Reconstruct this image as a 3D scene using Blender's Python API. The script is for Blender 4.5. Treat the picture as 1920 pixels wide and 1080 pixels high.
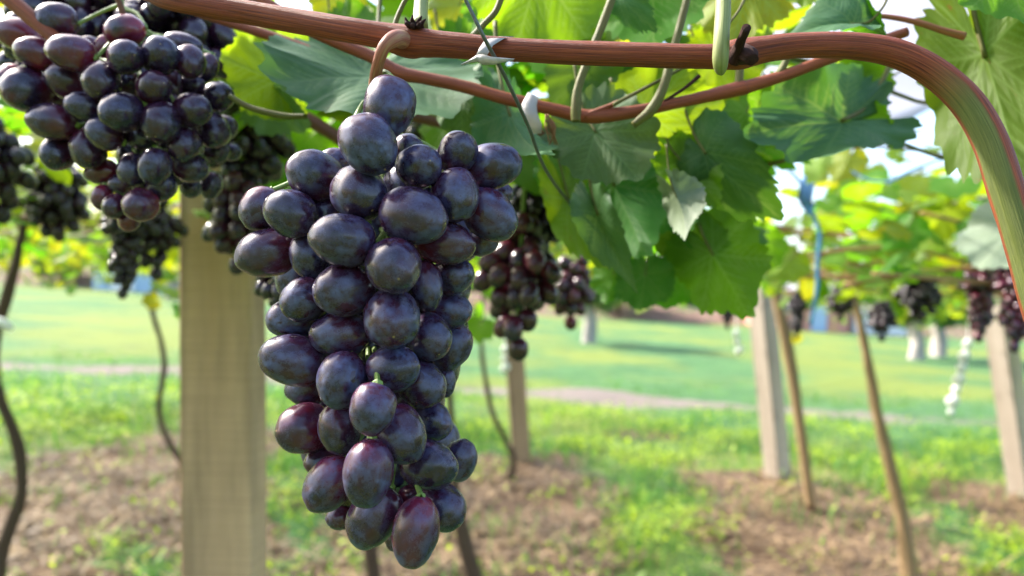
import bpy, math, random
import numpy as np
from mathutils import Vector, Matrix, noise as mnoise
random.seed(7); RNG = np.random.default_rng(7)
S = bpy.context.scene; C = S.collection
for o in list(bpy.data.objects): bpy.data.objects.remove(o)

# ------------------------------------------------------------------ camera
F = 1387.0; ROLL = math.radians(3.2); CAM = Vector((0, 0, 1.5))
RIGHT = Vector((math.cos(ROLL), 0, math.sin(ROLL))); UP = Vector((-math.sin(ROLL), 0, math.cos(ROLL))); FWD = Vector((0, 1, 0))
cd = bpy.data.cameras.new('camera'); cam = bpy.data.objects.new('camera', cd); C.objects.link(cam)
cam.matrix_world = Matrix((( RIGHT.x, UP.x, 0, 0), (RIGHT.y, UP.y, -1, 0), (RIGHT.z, UP.z, 0, 1.5), (0, 0, 0, 1)))
cd.sensor_width = 36; cd.lens = 26; cd.clip_start = 0.02; cd.clip_end = 2000
cd.dof.use_dof = True; cd.dof.focus_distance = 0.312; cd.dof.aperture_fstop = 7.0
S.camera = cam
# ------------------------------------------------------------------ sky and sun
SUN = Vector((-0.68, 0.32, 0.66)).normalized()
W = bpy.data.worlds.new('World'); S.world = W; W.use_nodes = True
nt = W.node_tree; bg = nt.nodes['Background']; sk = nt.nodes.new('ShaderNodeTexSky'); sk.sky_type = 'NISHITA'
sk.sun_disc = False; sk.sun_elevation = math.asin(SUN.z); sk.sun_rotation = math.atan2(SUN.x, SUN.y)
sk.air_density = 1.0; sk.dust_density = 3.0; sk.ozone_density = 1.0
nt.links.new(sk.outputs[0], bg.inputs[0]); bg.inputs[1].default_value = 0.15
sd = bpy.data.lights.new('sun', 'SUN'); sd.energy = 3.0; sd.angle = math.radians(2.0); sd.color = (1, .95, .86)
so = bpy.data.objects.new('sun', sd); C.objects.link(so); so.rotation_euler = SUN.to_track_quat('Z', 'Y').to_euler()
so.location = (0, 0, 12)
S.view_settings.view_transform = 'Standard'; S.view_settings.look = 'None'; S.view_settings.gamma = 1
S.view_settings.exposure = 2.05
S.render.engine = 'CYCLES'; S.cycles.max_bounces = 8; S.cycles.transparent_max_bounces = 8
S.cycles.sample_clamp_indirect = 6

# ------------------------------------------------------------------ helpers
def P(px, py, Y):
    d = RIGHT*((px-960)/F) + UP*((540-py)/F) + FWD
    return CAM + d*Y
def G(px, py, z=0):
    d = RIGHT*((px-960)/F) + UP*((540-py)/F) + FWD
    return CAM + d*((z-1.5)/d.z)
def tag(o, label=None, cat=None, group=None, kind=None):
    if label: o['label'] = label
    if cat: o['category'] = cat
    if group: o['group'] = group
    if kind: o['kind'] = kind
    return o
def empty(name, loc, label, cat, group=None):
    o = bpy.data.objects.new(name, None); C.objects.link(o); o.location = loc; o.empty_display_size = .05
    return tag(o, label, cat, group)
def mesh_obj(name, me, m, parent=None, loc=None):
    if m is not None:
        me.materials.clear(); me.materials.append(m)
    o = bpy.data.objects.new(name, me); C.objects.link(o)
    if parent is not None:
        o.parent = parent; o.matrix_parent_inverse = Matrix.Translation(-parent.location)
    return o
class MB:
    def __init__(s): s.v = []; s.f = []; s.uv = []; s.n = 0; s.rnd = []
    def add(s, v, f, uv=None, rnd=0.5):
        v = [tuple(a) for a in v]; s.v += v; s.f += [tuple(i+s.n for i in q) for q in f]; s.n += len(v)
        s.uv += (list(uv) if uv is not None else [(0, 0)]*len(v)); s.rnd += [rnd]*len(v)
    def build(s, name, m, parent=None, smooth=True):
        me = bpy.data.meshes.new(name); me.from_pydata(s.v, [], s.f)
        l = me.uv_layers.new(name='UVMap'); vi = np.empty(len(me.loops), 'i'); me.loops.foreach_get('vertex_index', vi)
        l.data.foreach_set('uv', np.array(s.uv, 'f')[vi].ravel())
        a = me.attributes.new('rnd', 'FLOAT', 'POINT'); a.data.foreach_set('value', np.array(s.rnd, 'f'))
        me.polygons.foreach_set('use_smooth', [smooth]*len(me.polygons))
        return mesh_obj(name, me, m, parent)
def catmull(pts, n=8):
    pts = [np.array(p, float) for p in pts]
    if len(pts) < 3: return [pts[0]+(pts[-1]-pts[0])*i/n for i in range(n+1)]
    q = [2*pts[0]-pts[1]]+pts+[2*pts[-1]-pts[-2]]; out = []
    for i in range(1, len(q)-2):
        for k in range(n):
            t = k/n; a, b, c, d = q[i-1], q[i], q[i+1], q[i+2]
            out.append(.5*((2*b)+(c-a)*t+(2*a-5*b+4*c-d)*t*t+(3*b-a-3*c+d)*t**3))
    out.append(pts[-1]); return out
def tube(mb, pts, sides=12, n=8, cap=True, rough=0, rnd=.5, flat=1.0):
    """pts: rows (x,y,z,r)"""
    c = catmull(pts, n); ps = [Vector(p[:3]) for p in c]; rs = [max(1e-5, p[3]) for p in c]
    up = Vector((0, 0, 1)); t0 = (ps[1]-ps[0]).normalized()
    if abs(t0.z) > .9: up = Vector((1, 0, 0))
    nrm = (up - t0*up.dot(t0)).normalized(); V = []; UVs = []; ln = 0; sd_ = random.random()*50
    for i, p in enumerate(ps):
        t = (ps[min(i+1, len(ps)-1)]-ps[max(i-1, 0)]).normalized()
        nrm = (nrm - t*nrm.dot(t)).normalized(); b = t.cross(nrm)
        if i: ln += (p-ps[i-1]).length
        for k in range(sides+1):
            a = 2*math.pi*k/sides
            rr = rs[i]
            if rough: rr *= 1+rough*mnoise.noise(Vector((math.cos(a)*1.3, math.sin(a)*1.3, ln/rs[i]*.35+sd_)))
            V.append(p+(nrm*math.cos(a)*flat+b*math.sin(a))*rr); UVs.append((k/sides, ln))
    s1 = sides+1
    Fc = [(i*s1+k, i*s1+k+1, (i+1)*s1+k+1, (i+1)*s1+k) for i in range(len(ps)-1) for k in range(sides)]
    if cap:
        V.append(ps[0]); UVs.append((.5, 0)); V.append(ps[-1]); UVs.append((.5, ln)); z = len(ps)*s1
        Fc += [(z, k+1, k) for k in range(sides)]
        e = (len(ps)-1)*s1; Fc += [(z+1, e+k, e+k+1) for k in range(sides)]
    mb.add(V, Fc, UVs, rnd)
def ptube(mb, rows, Y, **kw):
    """rows (px,py,width_px[,Y])"""
    pts = []
    for r in rows:
        y = r[3] if len(r) > 3 else Y; p = P(r[0], r[1], y); pts.append((p.x, p.y, p.z, r[2]*.5*y/F))
    tube(mb, pts, **kw)
def box(mb, c, sx, sy, sz, rot=None, bev=.0, rnd=.5):
    v = []
    for x in (-1, 1):
        for y in (-1, 1):
            for z in (-1, 1):
                p = Vector((x*sx/2, y*sy/2, z*sz/2)); v.append((rot @ p if rot else p)+Vector(c))
    mb.add(v, [(0, 1, 3, 2), (4, 6, 7, 5), (0, 4, 5, 1), (2, 3, 7, 6), (0, 2, 6, 4), (1, 5, 7, 3)], None, rnd)

# ------------------------------------------------------------------ materials
class NT:
    def __init__(s, name):
        s.m = bpy.data.materials.new(name); s.m.use_nodes = True; s.t = s.m.node_tree; s.b = s.t.nodes['Principled BSDF']; s.out = s.t.nodes['Material Output']
    def n(s, typ, **kw):
        x = s.t.nodes.new('ShaderNode'+typ)
        for k, v in kw.items(): setattr(x, k, v)
        return x
    def set(s, sock, v):
        if hasattr(v, 'is_output') or hasattr(v, 'links'): s.t.links.new(v, sock)
        elif isinstance(v, tuple) and len(v) == 3 and sock.type == 'RGBA': sock.default_value = (*v, 1)
        else: sock.default_value = v
    def math(s, op, a, b=0, c=None, clamp=False):
        x = s.n('Math', operation=op, use_clamp=clamp); s.set(x.inputs[0], a); s.set(x.inputs[1], b)
        if c is not None: s.set(x.inputs[2], c)
        return x.outputs[0]
    def mix(s, f, a, b, mode='MIX'):
        x = s.n('Mix', data_type='RGBA', blend_type=mode); s.set(x.inputs[0], f); s.set(x.inputs[6], a); s.set(x.inputs[7], b); return x.outputs[2]
    def mixf(s, f, a, b):
        x = s.n('Mix', data_type='FLOAT'); s.set(x.inputs[0], f); s.set(x.inputs[2], a); s.set(x.inputs[3], b); return x.outputs[0]
    def noise(s, vec, scale, detail=4, rough=.55, w=None):
        x = s.n('TexNoise'); 
        if w is not None: x.noise_dimensions = '4D'; s.set(x.inputs['W'], w)
        s.t.links.new(vec, x.inputs['Vector']); x.inputs['Scale'].default_value = scale; x.inputs['Detail'].default_value = detail
        x.inputs['Roughness'].default_value = rough; return x.outputs[0]
    def ramp(s, f, a, b):
        x = s.n('MapRange', interpolation_type='SMOOTHSTEP'); s.set(x.inputs[0], f); x.inputs[1].default_value = a; x.inputs[2].default_value = b; return x.outputs[0]
    def coord(s, k='Object'): return s.n('TexCoord').outputs[k]
    def mapping(s, vec, sc):
        x = s.n('Mapping'); s.t.links.new(vec, x.inputs[0]); x.inputs['Scale'].default_value = sc; return x.outputs[0]
    def attr(s, name): return s.n('Attribute', attribute_name=name).outputs['Fac']
    def bump(s, h, st, dist):
        x = s.n('Bump'); s.t.links.new(h, x.inputs['Height']); x.inputs['Strength'].default_value = st; x.inputs['Distance'].default_value = dist; return x.outputs[0]
    def fin(s, col=None, rough=None, normal=None, **kw):
        if col is not None: s.set(s.b.inputs['Base Color'], col)
        if rough is not None: s.set(s.b.inputs['Roughness'], rough)
        if normal is not None: s.set(s.b.inputs['Normal'], normal)
        for k, v in kw.items(): s.set(s.b.inputs[k.replace('_', ' ')], v)
        return s.m

def grape_material(name='grape_skin'):
    t = NT(name); co = t.coord('Object'); oi = t.n('ObjectInfo'); r = oi.outputs['Random']; w = t.math('MULTIPLY', r, 37)
    sep = t.n('SeparateColor'); t.t.links.new(oi.outputs['Color'], sep.inputs[0]); red, blm = sep.outputs[0], sep.outputs[1]
    big = t.ramp(t.noise(co, .9, 5, .6, w), .36, .66); mid = t.noise(co, 3.2, 9, .6, w); fine = t.noise(co, 28, 3, .6, w)
    sx = t.n('SeparateXYZ'); t.t.links.new(co, sx.inputs[0])
    grad = t.ramp(sx.outputs[2], .45, -1.0)            # redder towards the stem end
    patch = t.ramp(t.noise(co, .7, 2, .5, t.math('ADD', w, 9)), .35, .65)
    rf = t.math('MULTIPLY', red, t.math('ADD', t.math('MULTIPLY', grad, .75), t.math('MULTIPLY', patch, .45)), clamp=True)
    skin = t.mix(rf, (.013, .0048, .012), (.24, .013, .030))
    bl = t.math('MULTIPLY', t.math('ADD', t.math('MULTIPLY', big, .72), .28), t.ramp(mid, .24, .64))
    bl = t.math('MULTIPLY', bl, t.math('ADD', t.math('MULTIPLY', fine, .6), .7), clamp=True)
    bl = t.math('MULTIPLY', bl, blm, clamp=True)
    # scratches and rubbed spots in the bloom
    scr = t.ramp(t.noise(t.mapping(co, (1, 1, 6)), 5, 6, .75, w), .57, .63); bl = t.math('MULTIPLY', bl, t.math('SUBTRACT', 1, t.math('MULTIPLY', scr, .55)))
    rub = t.ramp(t.noise(co, 1.9, 2, .4, t.math('ADD', w, 3)), .63, .68); bl = t.math('MULTIPLY', bl, t.math('SUBTRACT', 1, t.math('MULTIPLY', rub, .8)))
    bcol = t.mix(t.ramp(mid, .4, .7), (.028, .038, .118), (.085, .106, .240))
    col = t.mix(bl, skin, bcol)
    vo = t.n('TexVoronoi'); t.t.links.new(co, vo.inputs['Vector']); vo.inputs['Scale'].default_value = 7
    dot = t.math('MULTIPLY', t.ramp(vo.outputs['Distance'], .075, .03), t.ramp(t.noise(co, 3, 1, .5, w), .47, .55))
    col = t.mix(t.math('MULTIPLY', dot, .6), col, (.30, .27, .26))
    # stylar scar at the tip
    ln = t.math('SQRT', t.math('ADD', t.math('MULTIPLY', sx.outputs[0], sx.outputs[0]), t.math('MULTIPLY', sx.outputs[1], sx.outputs[1])))
    sc = t.math('MULTIPLY', t.ramp(ln, .055, .03), t.ramp(sx.outputs[2], .5, .6)); col = t.mix(sc, col, (.20, .13, .07))
    rough = t.mixf(bl, .20, .50); rough = t.math('ADD', rough, t.math('MULTIPLY', t.math('SUBTRACT', fine, .5), .15))
    h = t.math('ADD', t.math('MULTIPLY', mid, .5), t.math('ADD', t.math('MULTIPLY', fine, .12), t.math('MULTIPLY', sc, -.5)))
    m = t.fin(col, rough, t.bump(h, .07, .0012)); t.b.inputs['IOR'].default_value = 1.45
    t.b.inputs['Specular IOR Level'].default_value = .7
    return m
def leaf_material(name, top, under, trans, spots=0.0, sky_tint=0.0, tf=.45, vein=(.22, .32, .08), hetero=.35):
    t = NT(name); co = t.coord('Object'); oi = t.n('ObjectInfo'); r = t.math('ADD', t.attr('rnd'), oi.outputs['Random'])
    r = t.math('FRACT', t.math('MULTIPLY', r, 1.37)); v = t.attr('vein'); geo = t.n('NewGeometry')
    w = t.math('MULTIPLY', r, 21); n1 = t.noise(t.mapping(co, (1, 1, 1)), 3.5, 5, .6, w); n2 = t.noise(co, 30, 4, .6, w)
    base = t.mix(geo.outputs['Backfacing'], top, under)
    hs = t.n('HueSaturation'); t.set(hs.inputs['Color'], base)
    t.set(hs.inputs['Hue'], t.math('ADD', .5, t.math('MULTIPLY', t.math('SUBTRACT', r, .5), -.055)))
    t.set(hs.inputs['Value'], t.math('ADD', 1-hetero*.5, t.math('MULTIPLY', n1, hetero))); base = hs.outputs[0]
    base = t.mix(t.math('MULTIPLY', v, .55), base, vein)
    if sky_tint: base = t.mix(t.math('MULTIPLY', t.ramp(t.noise(co, 2.2, 7, .7, w), .35, .7), sky_tint), base, (.105, .19, .125))  # blue-green patches stand in for sky reflected on the leaf faces
    tc = t.n('HueSaturation'); tc.inputs['Color'].default_value = (*trans, 1)
    t.set(tc.inputs['Hue'], t.math('ADD', .5, t.math('MULTIPLY', t.math('SUBTRACT', r, .5), -.07)))
    t.set(tc.inputs['Value'], t.math('ADD', .7, t.math('MULTIPLY', n1, .5)))
    tcol = t.mix(t.math('MULTIPLY', v, .65), tc.outputs[0], (.36, .50, .08))
    if spots:
        sp = t.math('MULTIPLY', t.ramp(t.noise(co, 5, 5, .7, t.math('ADD', w, 5)), .60, .68), spots)
        base = t.mix(sp, base, (.17, .07, .02)); tcol = t.mix(sp, tcol, (.40, .14, .02))
    hgt = t.math('ADD', t.math('MULTIPLY', v, -.8), t.math('MULTIPLY', n2, .35))
    t.fin(base, .55, t.bump(hgt, .14, .0008)); t.b.inputs['Specular IOR Level'].default_value = .22
    tr = t.n('BsdfTranslucent'); t.set(tr.inputs[0], tcol); mx = t.n('MixShader'); mx.inputs[0].default_value = tf
    t.t.links.new(t.b.outputs[0], mx.inputs[1]); t.t.links.new(tr.outputs[0], mx.inputs[2]); t.t.links.new(mx.outputs[0], t.out.inputs[0])
    return t.m
def bark_material(name, c1, c2, c3, k=1.0, stripe=140, rough=.5, green=None, bstr=.5):
    t = NT(name); uv = t.n('UVMap').outputs[0]
    sep = t.n('SeparateXYZ'); t.t.links.new(uv, sep.inputs[0]); ang = t.math('MULTIPLY', sep.outputs[0], 6.28318)
    cb = t.n('CombineXYZ'); t.set(cb.inputs[0], t.math('COSINE', ang)); t.set(cb.inputs[1], t.math('SINE', ang)); t.set(cb.inputs[2], sep.outputs[1])
    st = t.noise(t.mapping(cb.outputs[0], (9, 9, stripe*.12)), 1.6, 7, .65); bl = t.noise(t.mapping(cb.outputs[0], (1, 1, 45)), 1.5, 5, .6)
    fl = t.noise(t.mapping(cb.outputs[0], (26, 26, 60)), 1.3, 3, .6)
    col = t.mix(t.ramp(st, .33, .70), c1, c2); col = t.mix(t.math('MULTIPLY', t.ramp(bl, .45, .7), .6), col, c3)
    fk = t.ramp(fl, .66, .72); col = t.mix(t.math('MULTIPLY', fk, .5), col, (.38, .24, .12))
    if green is not None:
        # green stripe of unripened wood along the end of the cane
        gm = t.math('MULTIPLY', t.ramp(sep.outputs[1], green[0], green[0]+.035), t.ramp(t.math('ABSOLUTE', t.math('SUBTRACT', t.math('ADD', sep.outputs[0], t.math('MULTIPLY', bl, .04)), green[1])), green[2]+.02, green[2]-.02))
        gc = t.mix(t.ramp(st, .4, .7), (.085, .105, .018), (.15, .165, .036)); col = t.mix(gm, col, gc)
    t.b.inputs['Specular IOR Level'].default_value = .28; h = t.math('ADD', st, t.math('MULTIPLY', fl, .3)); return t.fin(col, rough, t.bump(h, bstr, .0008*k))
def simple(name, col, rough=.6, var=.25, scale=30, bump=.0, metal=0, coord='Object', trans=0):
    t = NT(name); co = t.coord(coord); n = t.noise(co, scale, 5, .6)
    c = t.mix(n, tuple(x*(1-var) for x in col), tuple(min(1, x*(1+var)) for x in col))
    m = t.fin(c, rough, t.bump(n, bump, .01) if bump else None); t.b.inputs['Metallic'].default_value = metal
    if trans:
        tr = t.n('BsdfTranslucent'); t.set(tr.inputs[0], c); mx = t.n('MixShader'); mx.inputs[0].default_value = trans
        t.t.links.new(t.b.outputs[0], mx.inputs[1]); t.t.links.new(tr.outputs[0], mx.inputs[2]); t.t.links.new(mx.outputs[0], t.out.inputs[0])
    return m
def wood_material(name, c1, c2, stain=.5):
    t = NT(name); co = t.coord('Object')
    gr = t.noise(t.mapping(co, (9, 9, .8)), 1, 8, .6); saw = t.noise(t.mapping(co, (2, 2, 300)), 1, 3, .6); saw2 = t.noise(t.mapping(co, (6, 6, 60)), 1, 3, .6)
    big = t.noise(t.mapping(co, (16, 16, 1.6)), 1, 5, .6)
    col = t.mix(t.ramp(gr, .1, .9), c1, c2)
    col = t.mix(t.math('MULTIPLY', t.ramp(big, .45, .68), stain), col, tuple(x*.35 for x in c1))
    col = t.mix(t.math('MULTIPLY', t.ramp(saw, .5, .62), t.math('MULTIPLY', saw2, .75)), col, tuple(x*.6 for x in c1))
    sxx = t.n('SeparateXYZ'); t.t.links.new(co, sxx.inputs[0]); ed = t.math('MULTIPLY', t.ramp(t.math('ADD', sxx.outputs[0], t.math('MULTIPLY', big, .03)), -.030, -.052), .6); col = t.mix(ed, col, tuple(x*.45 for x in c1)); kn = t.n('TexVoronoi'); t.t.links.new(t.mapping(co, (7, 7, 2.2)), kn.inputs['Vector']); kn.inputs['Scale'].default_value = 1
    col = t.mix(t.math('MULTIPLY', t.ramp(kn.outputs['Distance'], .16, .07), .5), col, tuple(x*.4 for x in c1))
    return t.fin(col, .8, t.bump(t.math('ADD', saw, gr), .45, .003))

M = {}
M['grape'] = grape_material()
M['stemgreen'] = simple('green_stem', (.17, .25, .05), .5, .35, 60, .2)
M['cane'] = bark_material('red_brown_cane', (.09, .019, .008), (.36, .09, .03), (.22, .048, .02), 1.2)
M['caneend'] = bark_material('main_cane_bark', (.085, .015, .006), (.38, .085, .026), (.25, .045, .017), 1.2, green=(.395, .355, .13), bstr=.9)
M['canedark'] = bark_material('dull_cane', (.07, .025, .012), (.20, .08, .035), (.10, .04, .02))
M['canepale'] = bark_material('tan_cane', (.20, .09, .04), (.42, .24, .11), (.30, .14, .06))
M['trunk'] = bark_material('vine_bark', (.05, .032, .022), (.17, .11, .075), (.10, .07, .05), 14, 10, .9, bstr=.9)
M['paletrunk'] = bark_material('pale_vine_bark', (.20, .12, .06), (.45, .31, .17), (.27, .17, .09), 12, 10, .85, bstr=.7)
M['petiole'] = bark_material('petiole_green', (.065, .075, .012), (.14, .135, .028), (.12, .062, .02), .5)
M['petiolered'] = bark_material('petiole_red', (.30, .07, .05), (.42, .14, .09), (.30, .20, .08), .5)
M['shoot'] = bark_material('pale_shoot', (.15, .18, .045), (.28, .29, .11), (.12, .085, .03), .5)
M['darkspur'] = bark_material('dark_spur', (.028, .009, .007), (.11, .028, .018), (.055, .02, .012), 3, rough=.85, bstr=1.0)
M['cutend'] = simple('cut_wood', (.45, .30, .18), .8, .3, 200)
M['leaf'] = leaf_material('leaf_green', (.045, .112, .009), (.066, .150, .012), (.27, .52, .008), spots=.12, vein=(.22, .34, .08), tf=.5)
M['leafb'] = leaf_material('leaf_blue_green', (.050, .105, .036), (.080, .15, .060), (.15, .28, .02), sky_tint=.4, tf=.28, vein=(.08, .16, .065), hetero=.2)  # leaf green shifted bluish in place of reflected skylight
M['leafd'] = leaf_material('leaf_deep_green', (.030, .082, .010), (.045, .115, .013), (.18, .38, .006), tf=.4, vein=(.07, .16, .04))
M['leafy'] = leaf_material('leaf_yellow_green', (.09, .15, .010), (.13, .19, .014), (.46, .52, .008), spots=.35, tf=.5)
M['leafd2'] = leaf_material('leaf_matte_green', (.038, .082, .020), (.060, .12, .028), (.15, .27, .012), sky_tint=.2, tf=.3, vein=(.055, .115, .04), hetero=.25)
M['leafsp'] = leaf_material('leaf_spotted', (.050, .105, .010), (.060, .120, .012), (.17, .33, .008), spots=.8, tf=.5, vein=(.13, .19, .04))
M['leafg'] = leaf_material('leaf_grey_underside', (.10, .14, .08), (.17, .21, .14), (.12, .20, .08), tf=.2, vein=(.16, .20, .12))
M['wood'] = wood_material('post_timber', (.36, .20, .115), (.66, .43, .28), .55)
M['woodsunlit'] = wood_material('sunlit_post_timber', (.32, .25, .19), (.72, .64, .54), .25)  # timber colour lightened to stand in for sun on the left faces
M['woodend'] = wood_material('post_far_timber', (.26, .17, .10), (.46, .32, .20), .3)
M['wire'] = simple('galvanised_wire', (.12, .125, .12), .5, .3, 300, .2, metal=.7)
M['tape'] = simple('white_tape', (.46, .43, .40), .5, .08, 60, .1, trans=.35)
M['blue'] = simple('blue_rope', (.035, .16, .30), .6, .3, 80)
M['bluet'] = simple('blue_plastic', (.20, .36, .60), .45, .2, 20, trans=.3)
M['white'] = simple('white_plastic', (.78, .78, .76), .5, .1, 40, trans=.2)
M['dry'] = simple('dry_leaf', (.34, .17, .07), .8, .35, 40, .4, trans=.3)
M['pink'] = simple('pink_wall', (.55, .26, .20), .9, .12, 3)
M['roof'] = simple('roof_sheet', (.42, .40, .40), .6, .15, 4)
M['bluewall'] = simple('pale_blue_wall', (.36, .50, .68), .8, .1, 3)
M['whitewall'] = simple('white_wall', (.75, .76, .78), .8, .06, 3)
M['glass'] = simple('window_dark', (.08, .11, .15), .15, .1, 3)
M['lime'] = simple('limewashed_trunk', (.34, .30, .28), .9, .25, 6, .3)

# ------------------------------------------------------------------ ground
def poly_mask(pts, X, Y):
    w = [(G(*p).x, G(*p).y) for p in pts]; ins = np.zeros(X.shape, bool); j = len(w)-1
    for i in range(len(w)):
        xi, yi = w[i]; xj, yj = w[j]
        c = ((yi > Y) != (yj > Y)) & (X < (xj-xi)*(Y-yi)/((yj-yi) or 1e-9)+xi); ins ^= c; j = i
    return ins
SOIL = [[(-500, 925), (0, 880), (200, 835), (335, 800), (500, 800), (540, 850), (520, 1000), (560, 1400), (-700, 1400)],
        [(560, 900), (700, 850), (870, 850), (1000, 852), (1110, 880), (1160, 950), (1150, 1080), (1160, 1400), (540, 1400), (580, 1000)],
        [(1270, 870), (1400, 885), (1540, 905), (1640, 905), (1690, 960), (1760, 1010), (1850, 1060), (1960, 1400), (1330, 1400), (1320, 980)],
        [(1690, 865), (1800, 890), (1920, 925), (2300, 1000), (2300, 1100), (1920, 1015), (1780, 950)],
        [(1130, 800), (1200, 790), (1260, 815), (1180, 830)]]
GREEN = [[(190, 1040), (290, 985), (345, 1000), (345, 1200), (150, 1200)], [(500, 860), (560, 850), (600, 960), (585, 1080), (500, 1100)]]
def wob(X, Y, s, k): return np.sin(X*s+k)*np.cos(Y*s*1.3+k*2)+.5*np.sin(X*s*2.3-Y*s*1.9+k)
def soil(X, Y):
    a = np.zeros(X.shape)
    for q in range(10):
        jx = X+RNG.normal(0, .09, X.shape)+.12*wob(X, Y, 3.1, 1)+.10*wob(X, Y, 7.7, 3); jy = Y+RNG.normal(0, .14, X.shape)+.20*wob(X, Y, 2.7, 4)+.16*wob(X, Y, 6.1, 8)
        s_ = np.zeros(X.shape, bool)
        for p in SOIL: s_ |= poly_mask(p, jx, jy)
        for p in GREEN: s_ &= ~poly_mask(p, jx, jy)
        a += s_
    return a/10
pathpts = [(G(-900, 640)), G(0, 682), G(330, 694), G(700, 715), G(1000, 735), G(1400, 762), G(1640, 778), G(2100, 800), G(3000, 840)]
pX = np.array([p.x for p in pathpts]); pY = np.array([p.y for p in pathpts]); o_ = np.argsort(pX); pX, pY = pX[o_], pY[o_]
def pathm(X, Y):
    yc = np.interp(X, pX, pY); wd = .55+.12*np.sin(X*1.3); d = np.abs(Y-yc+.15*wob(X, Y, 1.9, 2))/wd
    fade = .55+.45*np.clip(1-(X-3.5)/2.5, 0, 1)
    return np.clip(1.5-d, 0, 1)*fade
def ax(a, b, n, far): 
    mid = np.linspace(a, b, n); out = np.geomspace(.2, far, 22); return np.concatenate([a-out[::-1], mid, b+out])
gx = ax(-7, 9, 230, 250); gy = ax(2.5, 16, 190, 300); GX, GY = np.meshgrid(gx, gy)
sm = soil(GX, GY); pm = pathm(GX, GY)
GZ = .025*wob(GX, GY, 1.1, 3)+.012*wob(GX, GY, 4.3, 1)+.02*sm*wob(GX, GY, 6, 2)*.5 - .02
far = np.clip((GY-30)/25, 0, 1); GZ += far*.15*wob(GX, GY, .12, 1)
me = bpy.data.meshes.new('ground'); nx, ny = len(gx), len(gy)
idx = np.arange(nx*ny).reshape(ny, nx); q = np.stack([idx[:-1, :-1], idx[:-1, 1:], idx[1:, 1:], idx[1:, :-1]], -1).reshape(-1, 4)
me.from_pydata(np.stack([GX, GY, GZ], -1).reshape(-1, 3).tolist(), [], q.tolist())
for nme, arr in (('soil', sm), ('path', pm)):
    a = me.attributes.new(nme, 'FLOAT', 'POINT'); a.data.foreach_set('value', arr.ravel().astype('f'))
me.polygons.foreach_set('use_smooth', [True]*len(me.polygons))
t = NT('ground_soil_and_turf'); co = t.coord('Object'); n0 = t.noise(co, .16, 5, .6); n1 = t.noise(co, 2.2, 6, .65); n2 = t.noise(co, 26, 6, .7); n3 = t.noise(co, 90, 4, .7)
grs = t.mix(t.ramp(n1, .34, .62), (.022, .095, .020), (.055, .155, .036)); grs = t.mix(t.math('MULTIPLY', t.ramp(n2, .4, .7), .5), grs, (.080, .18, .040)); grs = t.mix(t.math('MULTIPLY', t.ramp(n0, .44, .58), .75), grs, (.17, .20, .012)); grs = t.mix(t.math('MULTIPLY', t.ramp(t.noise(co, .6, 6, .7), .55, .68), .45), grs, (.035, .075, .02))  # yellow patches paint sunlight on the lawn, dark green ones tree shade
sl = t.mix(t.ramp(n2, .3, .7), (.055, .030, .015), (.175, .100, .050)); sl = t.mix(t.math('MULTIPLY', t.ramp(n1, .5, .7), .6), sl, (.22, .13, .065)); sl = t.mix(t.math('MULTIPLY', t.ramp(n3, .6, .7), .5), sl, (.28, .185, .10))
pt = t.mix(n2, (.13, .10, .085), (.24, .195, .165))
edge = t.math('ADD', t.attr('soil'), t.math('MULTIPLY', t.math('SUBTRACT', n2, .5), .7)); col = t.mix(t.ramp(edge, .35, .62), grs, sl)
pe = t.math('ADD', t.attr('path'), t.math('MULTIPLY', t.math('SUBTRACT', n1, .5), .9)); col = t.mix(t.ramp(pe, .42, .75), col, pt)
M['ground'] = t.fin(col, .95, t.bump(t.math('ADD', n2, n3), .8, .03))
tag(mesh_obj('ground', me, M['ground']), kind='structure')

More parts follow.
